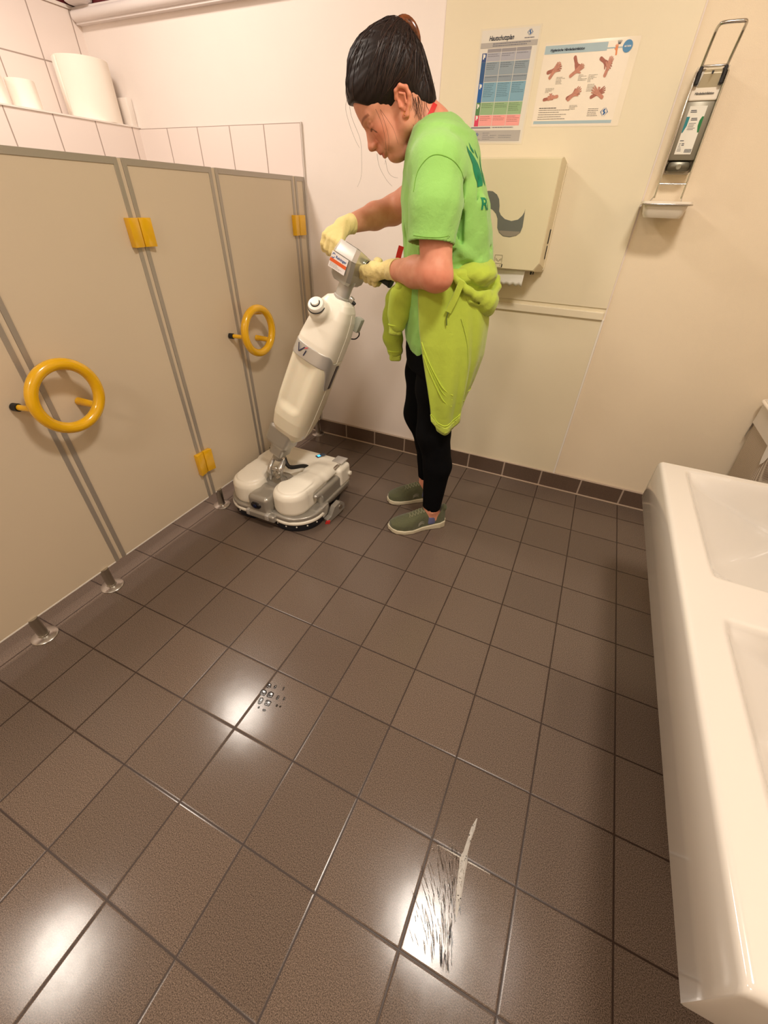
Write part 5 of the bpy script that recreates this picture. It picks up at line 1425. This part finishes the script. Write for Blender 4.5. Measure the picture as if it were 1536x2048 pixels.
    def onto(tr, name, bm, M, d, m, parent, lift=.0012):
        """wrap a flat 2D drawing onto a surface"""
        bmesh.ops.triangulate(bm, faces=bm.faces[:])
        bmesh.ops.subdivide_edges(bm, edges=[e for e in bm.edges if e.calc_length() > .008], cuts=3, use_grid_fill=True)
        bmesh.ops.subdivide_edges(bm, edges=[e for e in bm.edges if e.calc_length() > .006], cuts=1, use_grid_fill=True)
        bmesh.ops.triangulate(bm, faces=bm.faces[:])
        for v in list(bm.verts):
            p = proj(tr, M @ v.co, d, lift)
            if p is None: bm.verts.remove(v)
            else: v.co = p
        return obj(name, bm, m, parent)
    GREEN = mat('print_dark_green', (0, 124, 84), 0.7)
    # back print: two hand shaped leaves over lettering
    bx = Vector((math.sin(-8 * D2R + 0), -math.cos(8 * D2R), 0)); bd = Vector((.80, -.60, 0)).normalized()
    ux = Vector((-.60, -.80, 0)).normalized()
    Mb = frameM(Vector((-.030, .130, 1.235)) - bd * .30, ux, Vector((0, 0, 1)), bd)
    def poly(pts):
        pts = [(x * 1.25, (y - .06) * .62 + .052) for x, y in pts]
        bm = BM(); vs = [bm.verts.new((x, y, 0)) for x, y in pts]; bm.faces.new(vs); return bm
    leaf = [(-.026, .205), (-.020, .190), (-.010, .182), (.000, .165), (.012, .140), (.016, .110), (.014, .085), (.006, .066), (-.006, .060), (-.016, .068), (-.022, .090), (-.026, .115), (-.024, .140), (-.030, .165), (-.032, .185)]
    onto(tree, 'back_print', poly(leaf), Mb, bd, GREEN, shirt)
    onto(tree, 'back_print', poly([(-.012, .218), (-.006, .203), (.002, .193), (.004, .182), (-.004, .186), (-.010, .196)]), Mb, bd, GREEN, shirt)
    onto(tree, 'back_print', poly([(.026, .065), (.034, .085), (.036, .11), (.034, .135), (.042, .16), (.048, .185), (.030, .150), (.022, .11), (.020, .08)]), Mb, bd, GREEN, shirt)
    onto(tree, 'back_print', poly([(.010, .20), (.016, .188), (.020, .175), (.024, .165), (.017, .170), (.012, .183)]), Mb, bd, GREEN, shirt)
    bm = BM(); text_bm(bm, 'RE', .040, Matrix.Translation((-.014, 0.0, 0)), bold=.0006); onto(tree, 'back_lettering', bm, Mb, bd, GREEN, shirt)
    # seams
    def seam(pts, d, m, parent, r=.0013, tr=tree):
        P = [proj(tr, p, d, .0002) for p in smooth_pts(pts, 6)]; P = [p for p in P if p is not None]
        if len(P) > 2:
            bm = BM(); tube(bm, P, r, 6); return obj('seam', bm, m, parent, smooth=60)
    dseam = mat('seam_green', (112, 164, 60), 0.9)
    seam([(.165, .35, 1.27), (.155, .35, 1.315), (.125, .35, 1.345), (.085, .35, 1.345), (.045, .35, 1.325), (.022, .35, 1.29), (.014, .35, 1.25)], (0, -1, 0), dseam, shirt)
    seam([(.160, .35, 1.172), (.13, .36, 1.170), (.09, .36, 1.170), (.062, .36, 1.174)], (0, -1, 0), dseam, shirt, .0008)
    # ---- lanyard
    RED = mat('red_lanyard', (206, 34, 30), 0.6, bump=.4, bscale=900)
    bm = BM()
    def strap(pts, w_=.009, nrm=(0, 1, 0)):
        P = smooth_pts(pts, 6); n = Vector(nrm); rows = []
        for i, p in enumerate(P):
            d = (P[min(i + 1, len(P) - 1)] - P[max(i - 1, 0)]).normalized(); q = n.cross(d).normalized(); nn = d.cross(q)
            rows.append([p + q * w_ / 2 + nn * .0008, p - q * w_ / 2 + nn * .0008, p - q * w_ / 2 - nn * .0008, p + q * w_ / 2 - nn * .0008])
        loft(bm, rows, cap=True)
    bt_ = BVHTree.FromPolygons([v.co for v in ob.data.vertices], [tuple(p.vertices) for p in ob.data.polygons])
    LP = [proj(bt_, (f, .3, z), (0, -1, 0), .0035) for f, z in smooth_pts([(.112, 0, 1.462), (.122, 0, 1.444), (.134, 0, 1.420), (.143, 0, 1.400), (.152, 0, 1.378), (.160, 0, 1.355)], 3) for f, z in [(f, z)]] if False else []
    for q in smooth_pts([Vector((.108, 0, 1.468)), Vector((.120, 0, 1.446)), Vector((.133, 0, 1.421)), Vector((.143, 0, 1.400)), Vector((.153, 0, 1.376)), Vector((.163, 0, 1.350))], 3):
        h_p = bt_.ray_cast(Vector((q.x, .3, q.z)), Vector((0, -1, 0)), .5)
        if h_p[0] is not None: LP.append(h_p[0] + h_p[1] * .0035)
    if len(LP) > 3: strap(LP, .013, (.1, 1, .1))
    strap([(.185, .04, 1.13), (.196, .04, 1.08), (.190, .042, 1.02)], .018, (.0, 1, .0)); strap([(.192, .055, 1.02), (.200, .058, .985), (.212, .06, .93)], .006, (.3, 1, 0)); strap([(.188, .055, 1.02), (.206, .062, .97)], .005, (.3, 1, 0))
    obj('lanyard', bm, RED, t)
    # ---- gloves
    for s, nm, wr, el in ((1, 'glove', wrL, elL), (-1, 'glove', wrR, elR)):
        gp_ = [np.array(wr), grip(.02 if s > 0 else -.06), grip(.13 if s > 0 else -.15)]; Fg = Field(np.min(gp_, 0) - .075, np.max(gp_, 0) + .075, 0.0021)
        hand(Fg, s, .0012, k=.010)
        w3 = np.array(wr); d = np.array(el) - w3; d /= np.linalg.norm(d)
        Fg.cap(w3 - d * .01, w3 + d * .030, .0300 if s > 0 else .0285, .0345 if s > 0 else .032, .014)
        Fg.op(lambda X, Y, Z: .0006 * np.sin(X * 170 + Z * 130 + 3 * np.sin(Y * 60)) + .0004 * np.sin(Y * 330 + Z * 120 + 2 * np.sin(X * 90)), w3 - .2, w3 + .2, mode='off')
        p2 = w3 + d * (.034)
        def fn(X, Y, Z):
            al = (X - p2[0]) * d[0] + (Y - p2[1]) * d[1] + (Z - p2[2]) * d[2]
            return -al
        Fg.op(fn, w3 - .2, w3 + .2, k=.003, mode='cut')
        Fg.cap(p2 - d * .012, p2 + d * .02, .0300 if s > 0 else .027, .033 if s > 0 else .030, .003, mode='cut')
        gl = Fg.mesh(nm, GLOVE, t)
        bm = BM(); x_, y_, z3 = frame_of(d); pc = Vector(p2 - d * .001); rr_ = .0335 if s > 0 else .031
        tube(bm, [pc + (x_ * math.cos(a) + y_ * math.sin(a)) * rr_ * (1 + .04 * math.sin(3 * a)) for a in np.linspace(0, 2 * math.pi, 30)[:-1]], .0020, 8, closed=True)
        obj('rolled_cuff', bm, GLOVE, gl, smooth=60)
    # ---- leggings
    Lg = Field((-.16, -.22, .07), (.20, .22, .98), 0.0038)
    Lg.column([.74, .80, .88, .97], [.018, .018, .014, .010], [0] * 4, [.120, .130, .134, .132], [.160, .170, .176, .172], k=.03, e=2.3, ang=-10 * D2R)
    for s, (hp, kn, cf, an) in ((1, ((.02, .085, .86), (.018, .105, .49), (-.012, .110, .33), (-.008, .112, .118))), (-1, ((.04, -.080, .86), (.062, -.095, .49), (.008, -.103, .33), (.000, -.110, .145)))):
        Lg.chain(arr([hp, ((np.array(hp) + kn) / 2 + (.004, 0, 0)), kn]), [.093, .080, .066], k=.03); Lg.chain(arr([kn, cf, an]), [.066, .060, .043], k=.02)
        Lg.ell(np.array(kn) + (.022, 0, 0), (.044, .055, .08), .03)
        a = np.array(an)
        Lg.op(lambda X, Y, Z: np.maximum(Z - (a[2] - .018 + .25 * (X - a[0])) + 0 * Y, np.abs(Y - a[1]) - .08), a - .08, a + .05, mode='cut')
        Lg.cap(a + (0, 0, -.06), a + (0, 0, -.006), .0385, .0385, .003, mode='cut')
    Lg.op(lambda X, Y, Z: .0006 * np.sin(Z * 60 + X * 60) * np.sin(Y * 50), (-.16, -.22, .07), (.20, .22, .98), mode='off')
    Lg.mesh('leggings', BLACKCLOTH, t)
    # ---- shoes and socks
    UP = cloth('olive_knit_shoe', (92, 94, 68), .10, 1400, .6); SOLE = mat('off_white_sole', (206, 196, 170), .6, bump=.2, bscale=200); LACE = mat('olive_lace', (128, 128, 100), .8); SOCK = mat('blue_grey_sock', (98, 100, 140), .9); LIN = mat('shoe_lining_dark', (40, 40, 32), .9)
    for s, heel, toe in ((1, (-.076, .098), (.190, .162)), (-1, (-.072, -.116), (.196, -.086))):
        hx = Vector((heel[0], heel[1], 0)); d = Vector((toe[0] - heel[0], toe[1] - heel[1], 0)); Ln = d.length; d.normalize(); l_ = Vector((-d.y, d.x, 0))
        Ms = frameM(hx, d, l_, Vector((0, 0, 1)))
        xs = np.array([-.002, .004, .03, .07, .12, .17, .21, .245, .265, Ln]); hw = np.array([.006, .024, .034, .033, .036, .047, .049, .040, .026, .006]); cyy = np.array([0, 0, 0, 0, .0, .002, .0, -.004, -.007, -.009]) * s
        top = np.array([.066, .090, .104, .106, .098, .078, .064, .053, .044, .030])
        def outline(grow):
            def fn(X, Y, Z):
                h = np.interp(X, xs, hw) + grow; y = Y - np.interp(X, xs, cyy)
                return (np.abs(y) - h)
            return fn
        def upper(X, Y, Z):
            h = np.interp(X, xs, hw) - .002; y = np.abs(Y - np.interp(X, xs, cyy)); tp = np.interp(X, xs, top)
            zz = np.clip((Z - .018) / (tp - .018), 0, 2)
            return (np.sqrt((y / np.maximum(h, .004)) ** 2.6 + zz ** 3.2 + 0 * X) ** (1 / 1.35) - 1) * np.minimum(h, .03)
        Fs = Field((-.012, -.062, .0), (.29, .062, .125), .0024)
        Fs.op(upper, (-.01, -.06, .012), (.285, .06, .12)); Fs.op(lambda X, Y, Z: np.maximum(.012 - Z, -X - .002) + 0 * Y, (-.012, -.062, .0), (.29, .062, .125), k=.004, mode='and')
        Fs.op(lambda X, Y, Z: X - Ln + .003 + 0 * Y + 0 * Z, (-.012, -.062, .0), (.29, .062, .125), k=.01, mode='and')
        Fs.chain(arr([(.055, 0, .125), (.060, 0, .075)]), [.034, .028], .006, mode='cut', squash=((1, 0, 0), 1.25))
        Fs.ell((.006, 0, .098), (.012, .020, .016), .008)
        up = Fs.mesh('shoe', UP, t, Ms)
        Fo = Field((-.014, -.062, -.002), (.292, .062, .05), .0022)
        def sole(X, Y, Z):
            hgt = np.interp(X, [-.01, .03, .10, .16, .24, .29], [.034, .030, .022, .018, .020, .030]); lo = np.interp(X, [-.01, .01, .10, .13, .25, .29], [.006, .0, .002, .001, .001, .010])
            e = np.maximum(outline(.004)(X, Y, Z), np.maximum(Z - hgt, lo - Z))
            return np.maximum(e, np.maximum(-X - .006, X - Ln - .003) + 0 * Y + 0 * Z)
        Fo.op(sole, (-.014, -.062, -.002), (.292, .062, .05)); Fo.op(lambda X, Y, Z: 0 * X + 0 * Y + 0 * Z - .0, (-.014, -.062, -.002), (.292, .062, .05), mode='off')
        Fo.mesh('sole', SOLE, up, Ms)
        st = BVHTree.FromPolygons([v.co for v in up.data.vertices], [tuple(p.vertices) for p in up.data.polygons])
        bm = BM()
        for i in range(6):
            x0 = .105 + i * .014
            for sg in (-1, 1):
                P = []
                for u in np.linspace(-1, 1, 9):
                    q = st.ray_cast(Ms @ Vector((x0 + sg * u * .006, u * .019, .2)), Vector((0, 0, -1)))
                    if q[0]: P.append(q[0] + Vector((0, 0, .0012)))
                if len(P) > 3: tube(bm, P, .0020, 6)
        for sg in (-1, 1):
            P = []
            for u in np.linspace(0, 1, 8):
                q = st.ray_cast(Ms @ Vector((.100 - .018 * u, sg * (.004 + .024 * u), .2)), Vector((0, 0, -1)))
                if q[0]: P.append(q[0] + Vector((0, 0, .002)))
            if len(P) > 3: tube(bm, P, .0018, 6)
        obj('laces', bm, LACE, up, smooth=60)
        bm = BM()
        P = [Ms @ Vector((.112 + .0 * u, 0, 0)) for u in (0, 1)]
        tube(bm, [Ms @ Vector((.090, y, .104 + .006 * math.cos(y * 60))) for y in np.linspace(-.020, .020, 7)], .0045, 8)
        obj('tongue', bm, UP, up, smooth=60)
        bm = BM()
        for i in range(3):
            P = []
            for u in np.linspace(0, 1, 7):
                q = st.ray_cast(Ms @ Vector((.112 + .030 * u, .2 * 1, .036 + .006 * i + .008 * math.sin(u * 3) - .006 * u)), Ms.to_3x3() @ Vector((0, -1, 0)))
                if q[0]: P.append(q[0] + q[1] * .0005)
            if len(P) > 3: tube(bm, P, .0009, 6)
        obj('side_mark', bm, mat('shoe_mark_silver', (156, 150, 134), .5), up, smooth=60) if len(bm.verts) else bm.free()
        Fk = Field((.0, -.05, .03), (.12, .05, .13), .0024)
        an = Ms.inverted() @ Vector((-.008 if s > 0 else -.002, .112 if s > 0 else -.110, .1))
        Fk.cap((an.x + .006, an.y, .04), (an.x + .001, an.y, .082), .0385, .0360, squash=None)
        Fk.cap((an.x + .001, an.y, .088), (an.x + .0, an.y, .12), .040, .045, .002, mode='cut')
        Fk.mesh('sock', SOCK, t, Ms)
    # ---- hoodie tied round the waist
    def lerp(tb, u): return float(np.interp(u, [r[0] for r in tb], [r[1] for r in tb]))
    def catm(tb, u): return lerp(tb, u)
    nu, nv = 120, 50
    bot = [(0, .575), (.06, .535), (.12, .520), (.19, .535), (.235, .585), (.26, .600), (.30, .600), (.36, .615), (.45, .62), (.6, .61), (.8, .62), (1, .64)]
    rows = []
    for j in range(nv + 1):
        v = j / nv; row = []
        for i in range(nu + 1):
            u = i / nu
            st_ = 40 + 40 * v ** 1.25; th = (st_ + (312 - st_) * u) * D2R - (v * .25 * max(0, u * 3 - 2))
            z = 1.055 - v * (1.055 - lerp(bot, u))
            # half depths follow the hips, then fall straight
            fx = np.interp(z, [.52, .60, .70, .80, .90, 1.0, 1.055], [.112, .120, .135, .148, .150, .142, .134]); cyx = np.interp(z, [.52, .60, .70, .80, .95, 1.055], [.026, .024, .016, .010, .010, .014])
            sy = np.interp(z, [.52, .70, .85, 1.0, 1.055], [.192, .202, .202, .186, .172])
            fold = .006 * math.sin(u * 46 + 2.2 * v) * v + .004 * math.sin(u * 21 - 3 * v + 1) * (.3 + v)
            fold += .016 * math.exp(-((u - .235 + .02 * v) / .018) ** 2) * v
            fold -= .012 * math.exp(-((u - .275 + .02 * v) / .02) ** 2) * v
            e = 2.3
            c_, s_ = math.cos(th), math.sin(th)
            rr_ = 1.0 / ((abs(c_) ** e + abs(s_) ** e) ** (1 / e))
            row.append(Vector((cyx + c_ * rr_ * (fx + fold), s_ * rr_ * (sy + fold), z)))
        rows.append(row)
    bm = BM(); loft(bm, rows, cap=False, closed=False)
    drape = obj('tied_hoodie', bm, HOOD, t, smooth=70)
    sol = drape.modifiers.new('s', 'SOLIDIFY'); sol.thickness = .006; sol.offset = 1
    dt = BVHTree.FromPolygons([v.co for v in drape.data.vertices], [tuple(p.vertices) for p in drape.data.polygons])
    def rowpt(u, v, lift):
        i = min(max(u * nu, 0), nu - 1e-6); j = min(max(v * nv, 0), nv - 1e-6); a, b_ = int(i), int(j)
        p = rows[b_][a].lerp(rows[b_][a + 1], i - a).lerp(rows[b_ + 1][a].lerp(rows[b_ + 1][a + 1], i - a), j - b_)
        c0 = Vector((.015, 0, p.z)); n = (p - c0).normalized(); return p + n * lift
    # side check: outward thickness
    def ridge(name, uv, r, lift=.007, m=HOOD, flat=1.0, n=8):
        P = [rowpt(u, v, lift) for u, v in uv]; bm = BM(); tube(bm, smooth_pts(P, 4), r, n, flat=flat); return obj(name, bm, m, drape, smooth=60)
    hemv = .925
    ridge('hem_seam', [(u, hemv + .004 * math.sin(u * 30)) for u in np.linspace(0.005, .235, 12)], .0022, m=mat('hoodie_seam', (190, 212, 70), .9))
    ridge('hem_seam', [(u, .915) for u in np.linspace(.27, .62, 14)], .0022, m=bpy.data.materials['hoodie_seam'])
    bmr = BM(); rr2 = [[rowpt(u, v, .0085) for u in np.linspace(.0, .24, 30)] for v in np.linspace(hemv + .01, .992, 5)]
    loft(bmr, rr2, cap=False, closed=False); rb = obj('ribbed_hem', bmr, cloth('ribbed_fleece', (186, 205, 82), .03, 220, .8), drape, smooth=70); m_ = rb.modifiers.new('s', 'SOLIDIFY'); m_.thickness = .003
    for dv, r in ((0, .0024), (.035, .0014), (.085, .0020)):
        ridge('pocket_edge', [(.005 + .01 * 0, .40 + dv), (.03, .50 + dv), (.07, .59 + dv), (.11, .65 + dv), (.16, .70 + dv)], r, m=bpy.data.materials['hoodie_seam'])
    ridge('side_seam', [(.205, .22), (.225, .36), (.232, .52), (.238, .70), (.235, .88)], .0014, lift=.0075)
    # waist roll, knot, hood, cord, sleeves
    Fh = Field((-.20, -.24, .74), (.30, .26, 1.13), .0034)
    ring = []
    for a in np.linspace(-35, 325, 40):
        th = a * D2R; c_, s_ = math.cos(th), math.sin(th); e = 2.3; q = 1 / ((abs(c_) ** e + abs(s_) ** e) ** (1 / e))
        ring.append(np.array((.016 + c_ * q * .146, s_ * q * .172, 1.052 + .012 * math.sin(th * 1.0 + .3) - .02 * max(0, c_))))
    Fh.chain(ring, [.020 + .003 * math.sin(i * 1.7) for i in range(len(ring))], .01)
    Fh.op(lambda X, Y, Z: .0018 * np.sin(Z * 160 + X * 90 + Y * 40), (-.20, -.24, .74), (.30, .26, 1.13), mode='off')
    Fh.mesh('waist_roll', HOOD, drape)
    F2 = Field((-.20, -.04, .90), (.06, .24, 1.14), .0028)
    # the hood hanging open behind the hip: a folded pouch
    F2.ell((-.050, .120, 1.066), (.078, .076, .040)); F2.cap((-.090, .10, 1.075), (-.115, .06, 1.05), .036, .036, .02)
    F2.ell((-.100, .100, .985), (.052, .078, .050), .02); F2.ell((-.055, .150, 1.005), (.055, .045, .034), .02); F2.cap((-.04, .165, 1.02), (-.125, .10, .955), .020, .018, .02)
    rim = arr([(.034, .184, 1.072), (.008, .192, 1.052), (-.022, .194, 1.030), (-.050, .188, 1.014), (-.078, .172, 1.004), (-.104, .152, 1.000), (-.128, .125, 1.006), (-.146, .090, 1.026), (-.148, .055, 1.050)])
    F2.chain([p + np.array((.004, -.004, .021)) for p in rim], [.0075] * 9, .008, mode='cut')
    F2.chain(rim, [.010, .012, .013, .0135, .0135, .0135, .013, .012, .010], .004)
    F2.chain([p + np.array((-.002, .003, -.017)) for p in rim[:8]], [.0035] * 8, .004, mode='cut')
    F2.op(lambda X, Y, Z: .0014 * np.sin(Z * 140 + X * 120) * np.sin(Y * 90), (-.2, -.04, .9), (.06, .24, 1.14), mode='off')
    F2.mesh('hood', HOOD, drape)
    bm = BM()
    P = smooth_pts([(-.004, .205, 1.055), (.012, .210, 1.01), (.030, .208, .965)], 5)
    rows2 = [[p + Vector((.009, 0, .004)), p + Vector((-.009, 0, -.004)), p + Vector((-.009, -.004, -.004)), p + Vector((.009, -.004, .004))] for p in P]; loft(bm, rows2)
    obj('draw_cord', bm, HOOD, drape, smooth=50)
    bm = BM(); tube(bm, [Vector((.030, .207, .965)), Vector((.033, .207, .945)), Vector((.030, .206, .925))], [.003, .002, .0025], 8); obj('cord_end', bm, mat('cord_tip', (96, 112, 40), .8), drape)
    for nm, pts, rs, cuff, sc in (('hoodie_sleeve', [(.140, .085, 1.035), (.178, .090, .985), (.186, .085, .935), (.190, .082, .900)], [.030, .040, .036, .032], [(.193, .080, .893), (.197, .078, .862)], (.5, 1, 0)),
                              ('hoodie_sleeve', [(.150, .030, 1.03), (.195, .020, .97), (.205, .008, .90), (.200, .0, .83), (.192, -.004, .785)], [.028, .034, .036, .036, .031], [(.191, -.004, .779), (.186, -.004, .742)], (.5, 1, 0))):
        lo_ = np.min(np.array(pts + cuff), 0) - .06; hi_ = np.max(np.array(pts + cuff), 0) + .06
        Fz = Field(lo_, hi_, .0030); Fz.chain(arr(pts), rs, .015, squash=((.1, 1, 0), .62)); Fz.op(lambda X, Y, Z: .0014 * np.sin(X * 60 + Z * 50) + .0008 * np.sin(Z * 130 - X * 90), lo_, hi_, mode='off')
        sl = Fz.mesh(nm, HOOD, drape)
        Fz = Field(lo_, hi_, .0028); Fz.rbox((np.array(cuff[0]) + cuff[1]) / 2, (.0235, .0125, .0195), .010); Fz.mesh('cuff', bpy.data.materials['ribbed_fleece'], sl)
        bm = BM(); c0 = Vector(cuff[0]); tube(bm, [c0 + Vector((math.cos(a) * .0275, math.sin(a) * .020, .002)) for a in np.linspace(0, 6.283, 25)[:-1]], .0024, 6, closed=True); obj('cuff_seam', bm, bpy.data.materials['hoodie_seam'], sl, smooth=60)
    Fk = Field((.09, -.03, .98), (.24, .14, 1.10), .0032); Fk.ell((.165, .055, 1.035), (.034, .042, .030)); Fk.cap((.14, .10, 1.04), (.18, .03, 1.03), .020, .022, .01); Fk.cap((.15, .02, 1.05), (.185, .09, 1.015), .016, .020, .006); Fk.mesh('sleeve_knot', HOOD, drape)
    bm = BM()
    for a, b_, zz in ((-.130, .105, .94), (-.126, .108, .905)):
        pass
    bm.free()
    return t
WOMAN = person()
# ------------------------------------------------------------------ water, foam and prints on the floor
WET = NT('clear_water_film'); b = WET.b
b.inputs['Base Color'].default_value = (1, 1, 1, 1); b.inputs['Roughness'].default_value = 0.03; b.inputs['Transmission Weight'].default_value = 1.0; b.inputs['IOR'].default_value = 1.33
WET = WET.m
FOAM = mat('thin_white_foam', (238, 232, 222), 0.2, bump=1.0, bscale=300, alpha=0.5)
DAMP = mat('damp_dark_mark', (44, 34, 28), 0.12, alpha=0.75)
SMEAR = mat('dried_smear', (150, 134, 122), 0.5, alpha=0.16)
def blob(bm, cx, cy, rx, ry, z0, h, ang=0.0, n=14, rough=0.2, rnd=random):
    """a low lens of liquid"""
    ca, sa = math.cos(ang), math.sin(ang); rings = []
    ks = [1 + rough * (rnd.random() - .5) for _ in range(n)]
    for f, zz in ((1.0, 0.0), (.92, .5), (.7, .85), (.35, 1.0)):
        ring = []
        for i in range(n):
            a = 2 * math.pi * i / n; x = rx * f * ks[i] * math.cos(a); y = ry * f * ks[i] * math.sin(a)
            ring.append(Vector(((cx + x * ca - y * sa) * T, (cy + x * sa + y * ca) * T, z0 + h * zz)))
        rings.append(ring)
    loft(bm, rings, cap=True)
rnd = random.Random(21)
# foam bead along the joint and the drops drawn out beside it
t = thing('foam_puddle', 'narrow streak of white foam across a wet tile joint near the washbasin', 'foam', (7.42 * T, -5.1 * T, 0))
off = Matrix.Translation(-Vector(t.location))
bm = BM()
pts = [(7.437, -4.56, .006), (7.420, -4.68, .030), (7.408, -4.80, .026), (7.400, -4.95, .032), (7.398, -5.02, .060), (7.405, -5.10, .052), (7.418, -5.22, .050), (7.435, -5.34, .040), (7.450, -5.44, .024), (7.462, -5.52, .008)]
pts = [(x, y, w_ * .8) for x, y, w_ in pts]
L = [Vector(((x - w_) * T, y * T, .0004)) for x, y, w_ in pts]; R = [Vector(((x + w_) * T, y * T, .0004)) for x, y, w_ in pts]; Mx = [Vector((x * T, y * T, .0004 + .0016 * w_ / .05)) for x, y, w_ in pts]
L2 = [a.lerp(m, .5) + Vector((0, 0, .0006)) for a, m in zip(L, Mx)]; R2 = [a.lerp(m, .5) + Vector((0, 0, .0006)) for a, m in zip(R, Mx)]
loft(bm, [list(r) for r in zip(L, L2, Mx, R2, R)], cap=False, closed=False)
o = obj('foam_bead', bm, FOAM, t, smooth=70); o.data.transform(off)
for s in (-1, 1):
    bm = BM(); n = 16
    for i in range(n):
        x = 7.40 + s * (.06 + .016 * i); blob(bm, x, -5.015 - 0.0 * i, .010 * (1 - i / 22), .010, .0004, .0007, rnd.uniform(0, 3), 8, .3, rnd)
    o = obj('joint_foam', bm, FOAM, t, smooth=70); o.data.transform(off); o['kind'] = 'stuff'
bm = BM()
for i in range(90):
    i_ = rnd.randrange(1, 8); x, y, w_ = pts[i_]; blob(bm, x + rnd.uniform(-.8, .8) * w_, y + rnd.uniform(-.06, .06), .0055, .0055, .0016, .0009, 0, 8, .1, rnd)
o = obj('foam_bubbles', bm, WET, t, smooth=70); o.data.transform(off); o['kind'] = 'stuff'
bm = BM()
for i in range(150):       # squeegee hatching left of the foam
    v = rnd.random(); y = -4.95 - .95 * v; xr = 7.40 + .10 * v; x = xr - abs(rnd.gauss(0, .17)) - .012
    if x < 7.0 - .1: continue
    Ls = rnd.uniform(.025, .10); blob(bm, x, y, Ls, .0042, .0003, .0006, (100 + 26 * (xr - x) / .35 * 1.2 + rnd.uniform(-4, 4)) * D2R, 10, .3, rnd)
tag(obj('water_streaks', bm, WET, smooth=70), 'hatched streaks of water on the tile left of the foam', 'water', kind='stuff')
bm = BM()
for i in range(34):
    v = rnd.random(); y = -5.40 - .52 * v; x = 7.50 - abs(rnd.gauss(.0, .20)) - .02 + .06 * v
    if x < 7.05: continue
    blob(bm, x, y, rnd.uniform(.02, .07), .0048, .0003, .0003, (112 + 30 * (7.5 - x) + rnd.uniform(-5, 5)) * D2R, 10, .3, rnd)
tag(obj('scratch_marks', bm, DAMP, smooth=70), 'short dark hatched scratches in the bright lamp reflection', 'marks', kind='stuff')
# tread print of a shoe in the first reflection
t = thing('wet_shoe_print', 'damp blocky shoe tread print in the bright reflection near the cubicles', 'shoe print', (4.2 * T, -4.43 * T, 0))
off = Matrix.Translation(-Vector(t.location))
for cx, cy, rx, ry in ((4.035, -4.262, .040, .040), (4.135, -4.240, .022, .030), (4.270, -4.205, .012, .030), (4.030, -4.392, .050, .048), (4.148, -4.372, .048, .048), (4.275, -4.362, .020, .034), (4.375, -4.335, .016, .030),
                        (4.075, -4.515, .036, .052), (4.195, -4.497, .048, .046), (4.340, -4.468, .016, .020), (4.395, -4.460, .014, .014), (4.115, -4.610, .014, .018), (4.215, -4.608, .028, .018)):
    bm = BM(); n = 14; ks = [1 + .22 * (rnd.random() - .5) for _ in range(n)]
    def se(f, z):
        out = []
        for i in range(n):
            a = 2 * math.pi * i / n; c_, s_ = math.cos(a), math.sin(a); q = ks[i] / (abs(c_) ** 4 + abs(s_) ** 4) ** .25
            x, y = rx * f * q * c_, ry * f * q * s_; ca, sa = math.cos(.20), math.sin(.20)
            out.append(Vector(((cx + x * ca - y * sa) * T, (cy + x * sa + y * ca) * T, z)))
        return out
    loft(bm, [se(1, .0003), se(.9, .0009), se(.55, .0005)], cap=True)
    o = obj('tread_block', bm, DAMP, t, smooth=70); o.data.transform(off)

# ------------------------------------------------------------------ every separate piece becomes a part of its own
def split_pieces(names):
    for ob in list(bpy.data.objects):
        if ob.type != 'MESH' or ob.name.split('.')[0] not in names: continue
        bm = bmesh.new(); bm.from_mesh(ob.data); bm.verts.ensure_lookup_table()
        seen = set(); isl = []
        for v in bm.verts:
            if v.index in seen: continue
            st = [v]; comp = []; seen.add(v.index)
            while st:
                a = st.pop(); comp.append(a.index)
                for e in a.link_edges:
                    o = e.other_vert(a)
                    if o.index not in seen: seen.add(o.index); st.append(o)
            isl.append(set(comp))
        if len(isl) < 2: bm.free(); continue
        base = ob.name.split('.')[0]
        for comp in isl[1:]:
            b2 = bm.copy(); bmesh.ops.delete(b2, geom=[v for v in b2.verts if v.index not in comp], context='VERTS')
            me = bpy.data.meshes.new(base); b2.to_mesh(me); b2.free()
            for m in ob.data.materials: me.materials.append(m)
            o2 = bpy.data.objects.new(base, me); COL.objects.link(o2); o2.parent = ob.parent; o2.matrix_parent_inverse = ob.matrix_parent_inverse
        bmesh.ops.delete(bm, geom=[v for v in bm.verts if v.index not in isl[0]], context='VERTS'); bm.to_mesh(ob.data); bm.free()
split_pieces({'grey_band', 'blue_band', 'pictogram_bar', 'arm_bearing', 'lock_slot', 'side_rail', 'latch', 'hinge', 'tear_lever', 'lock_slot'})

for ob in bpy.data.objects:
    if ob.name.split('.')[0] in {'caption_print', 'label_print', 'small_print', 'band_print', 'cell_print', 'sticker_print'}: ob['kind'] = 'stuff'
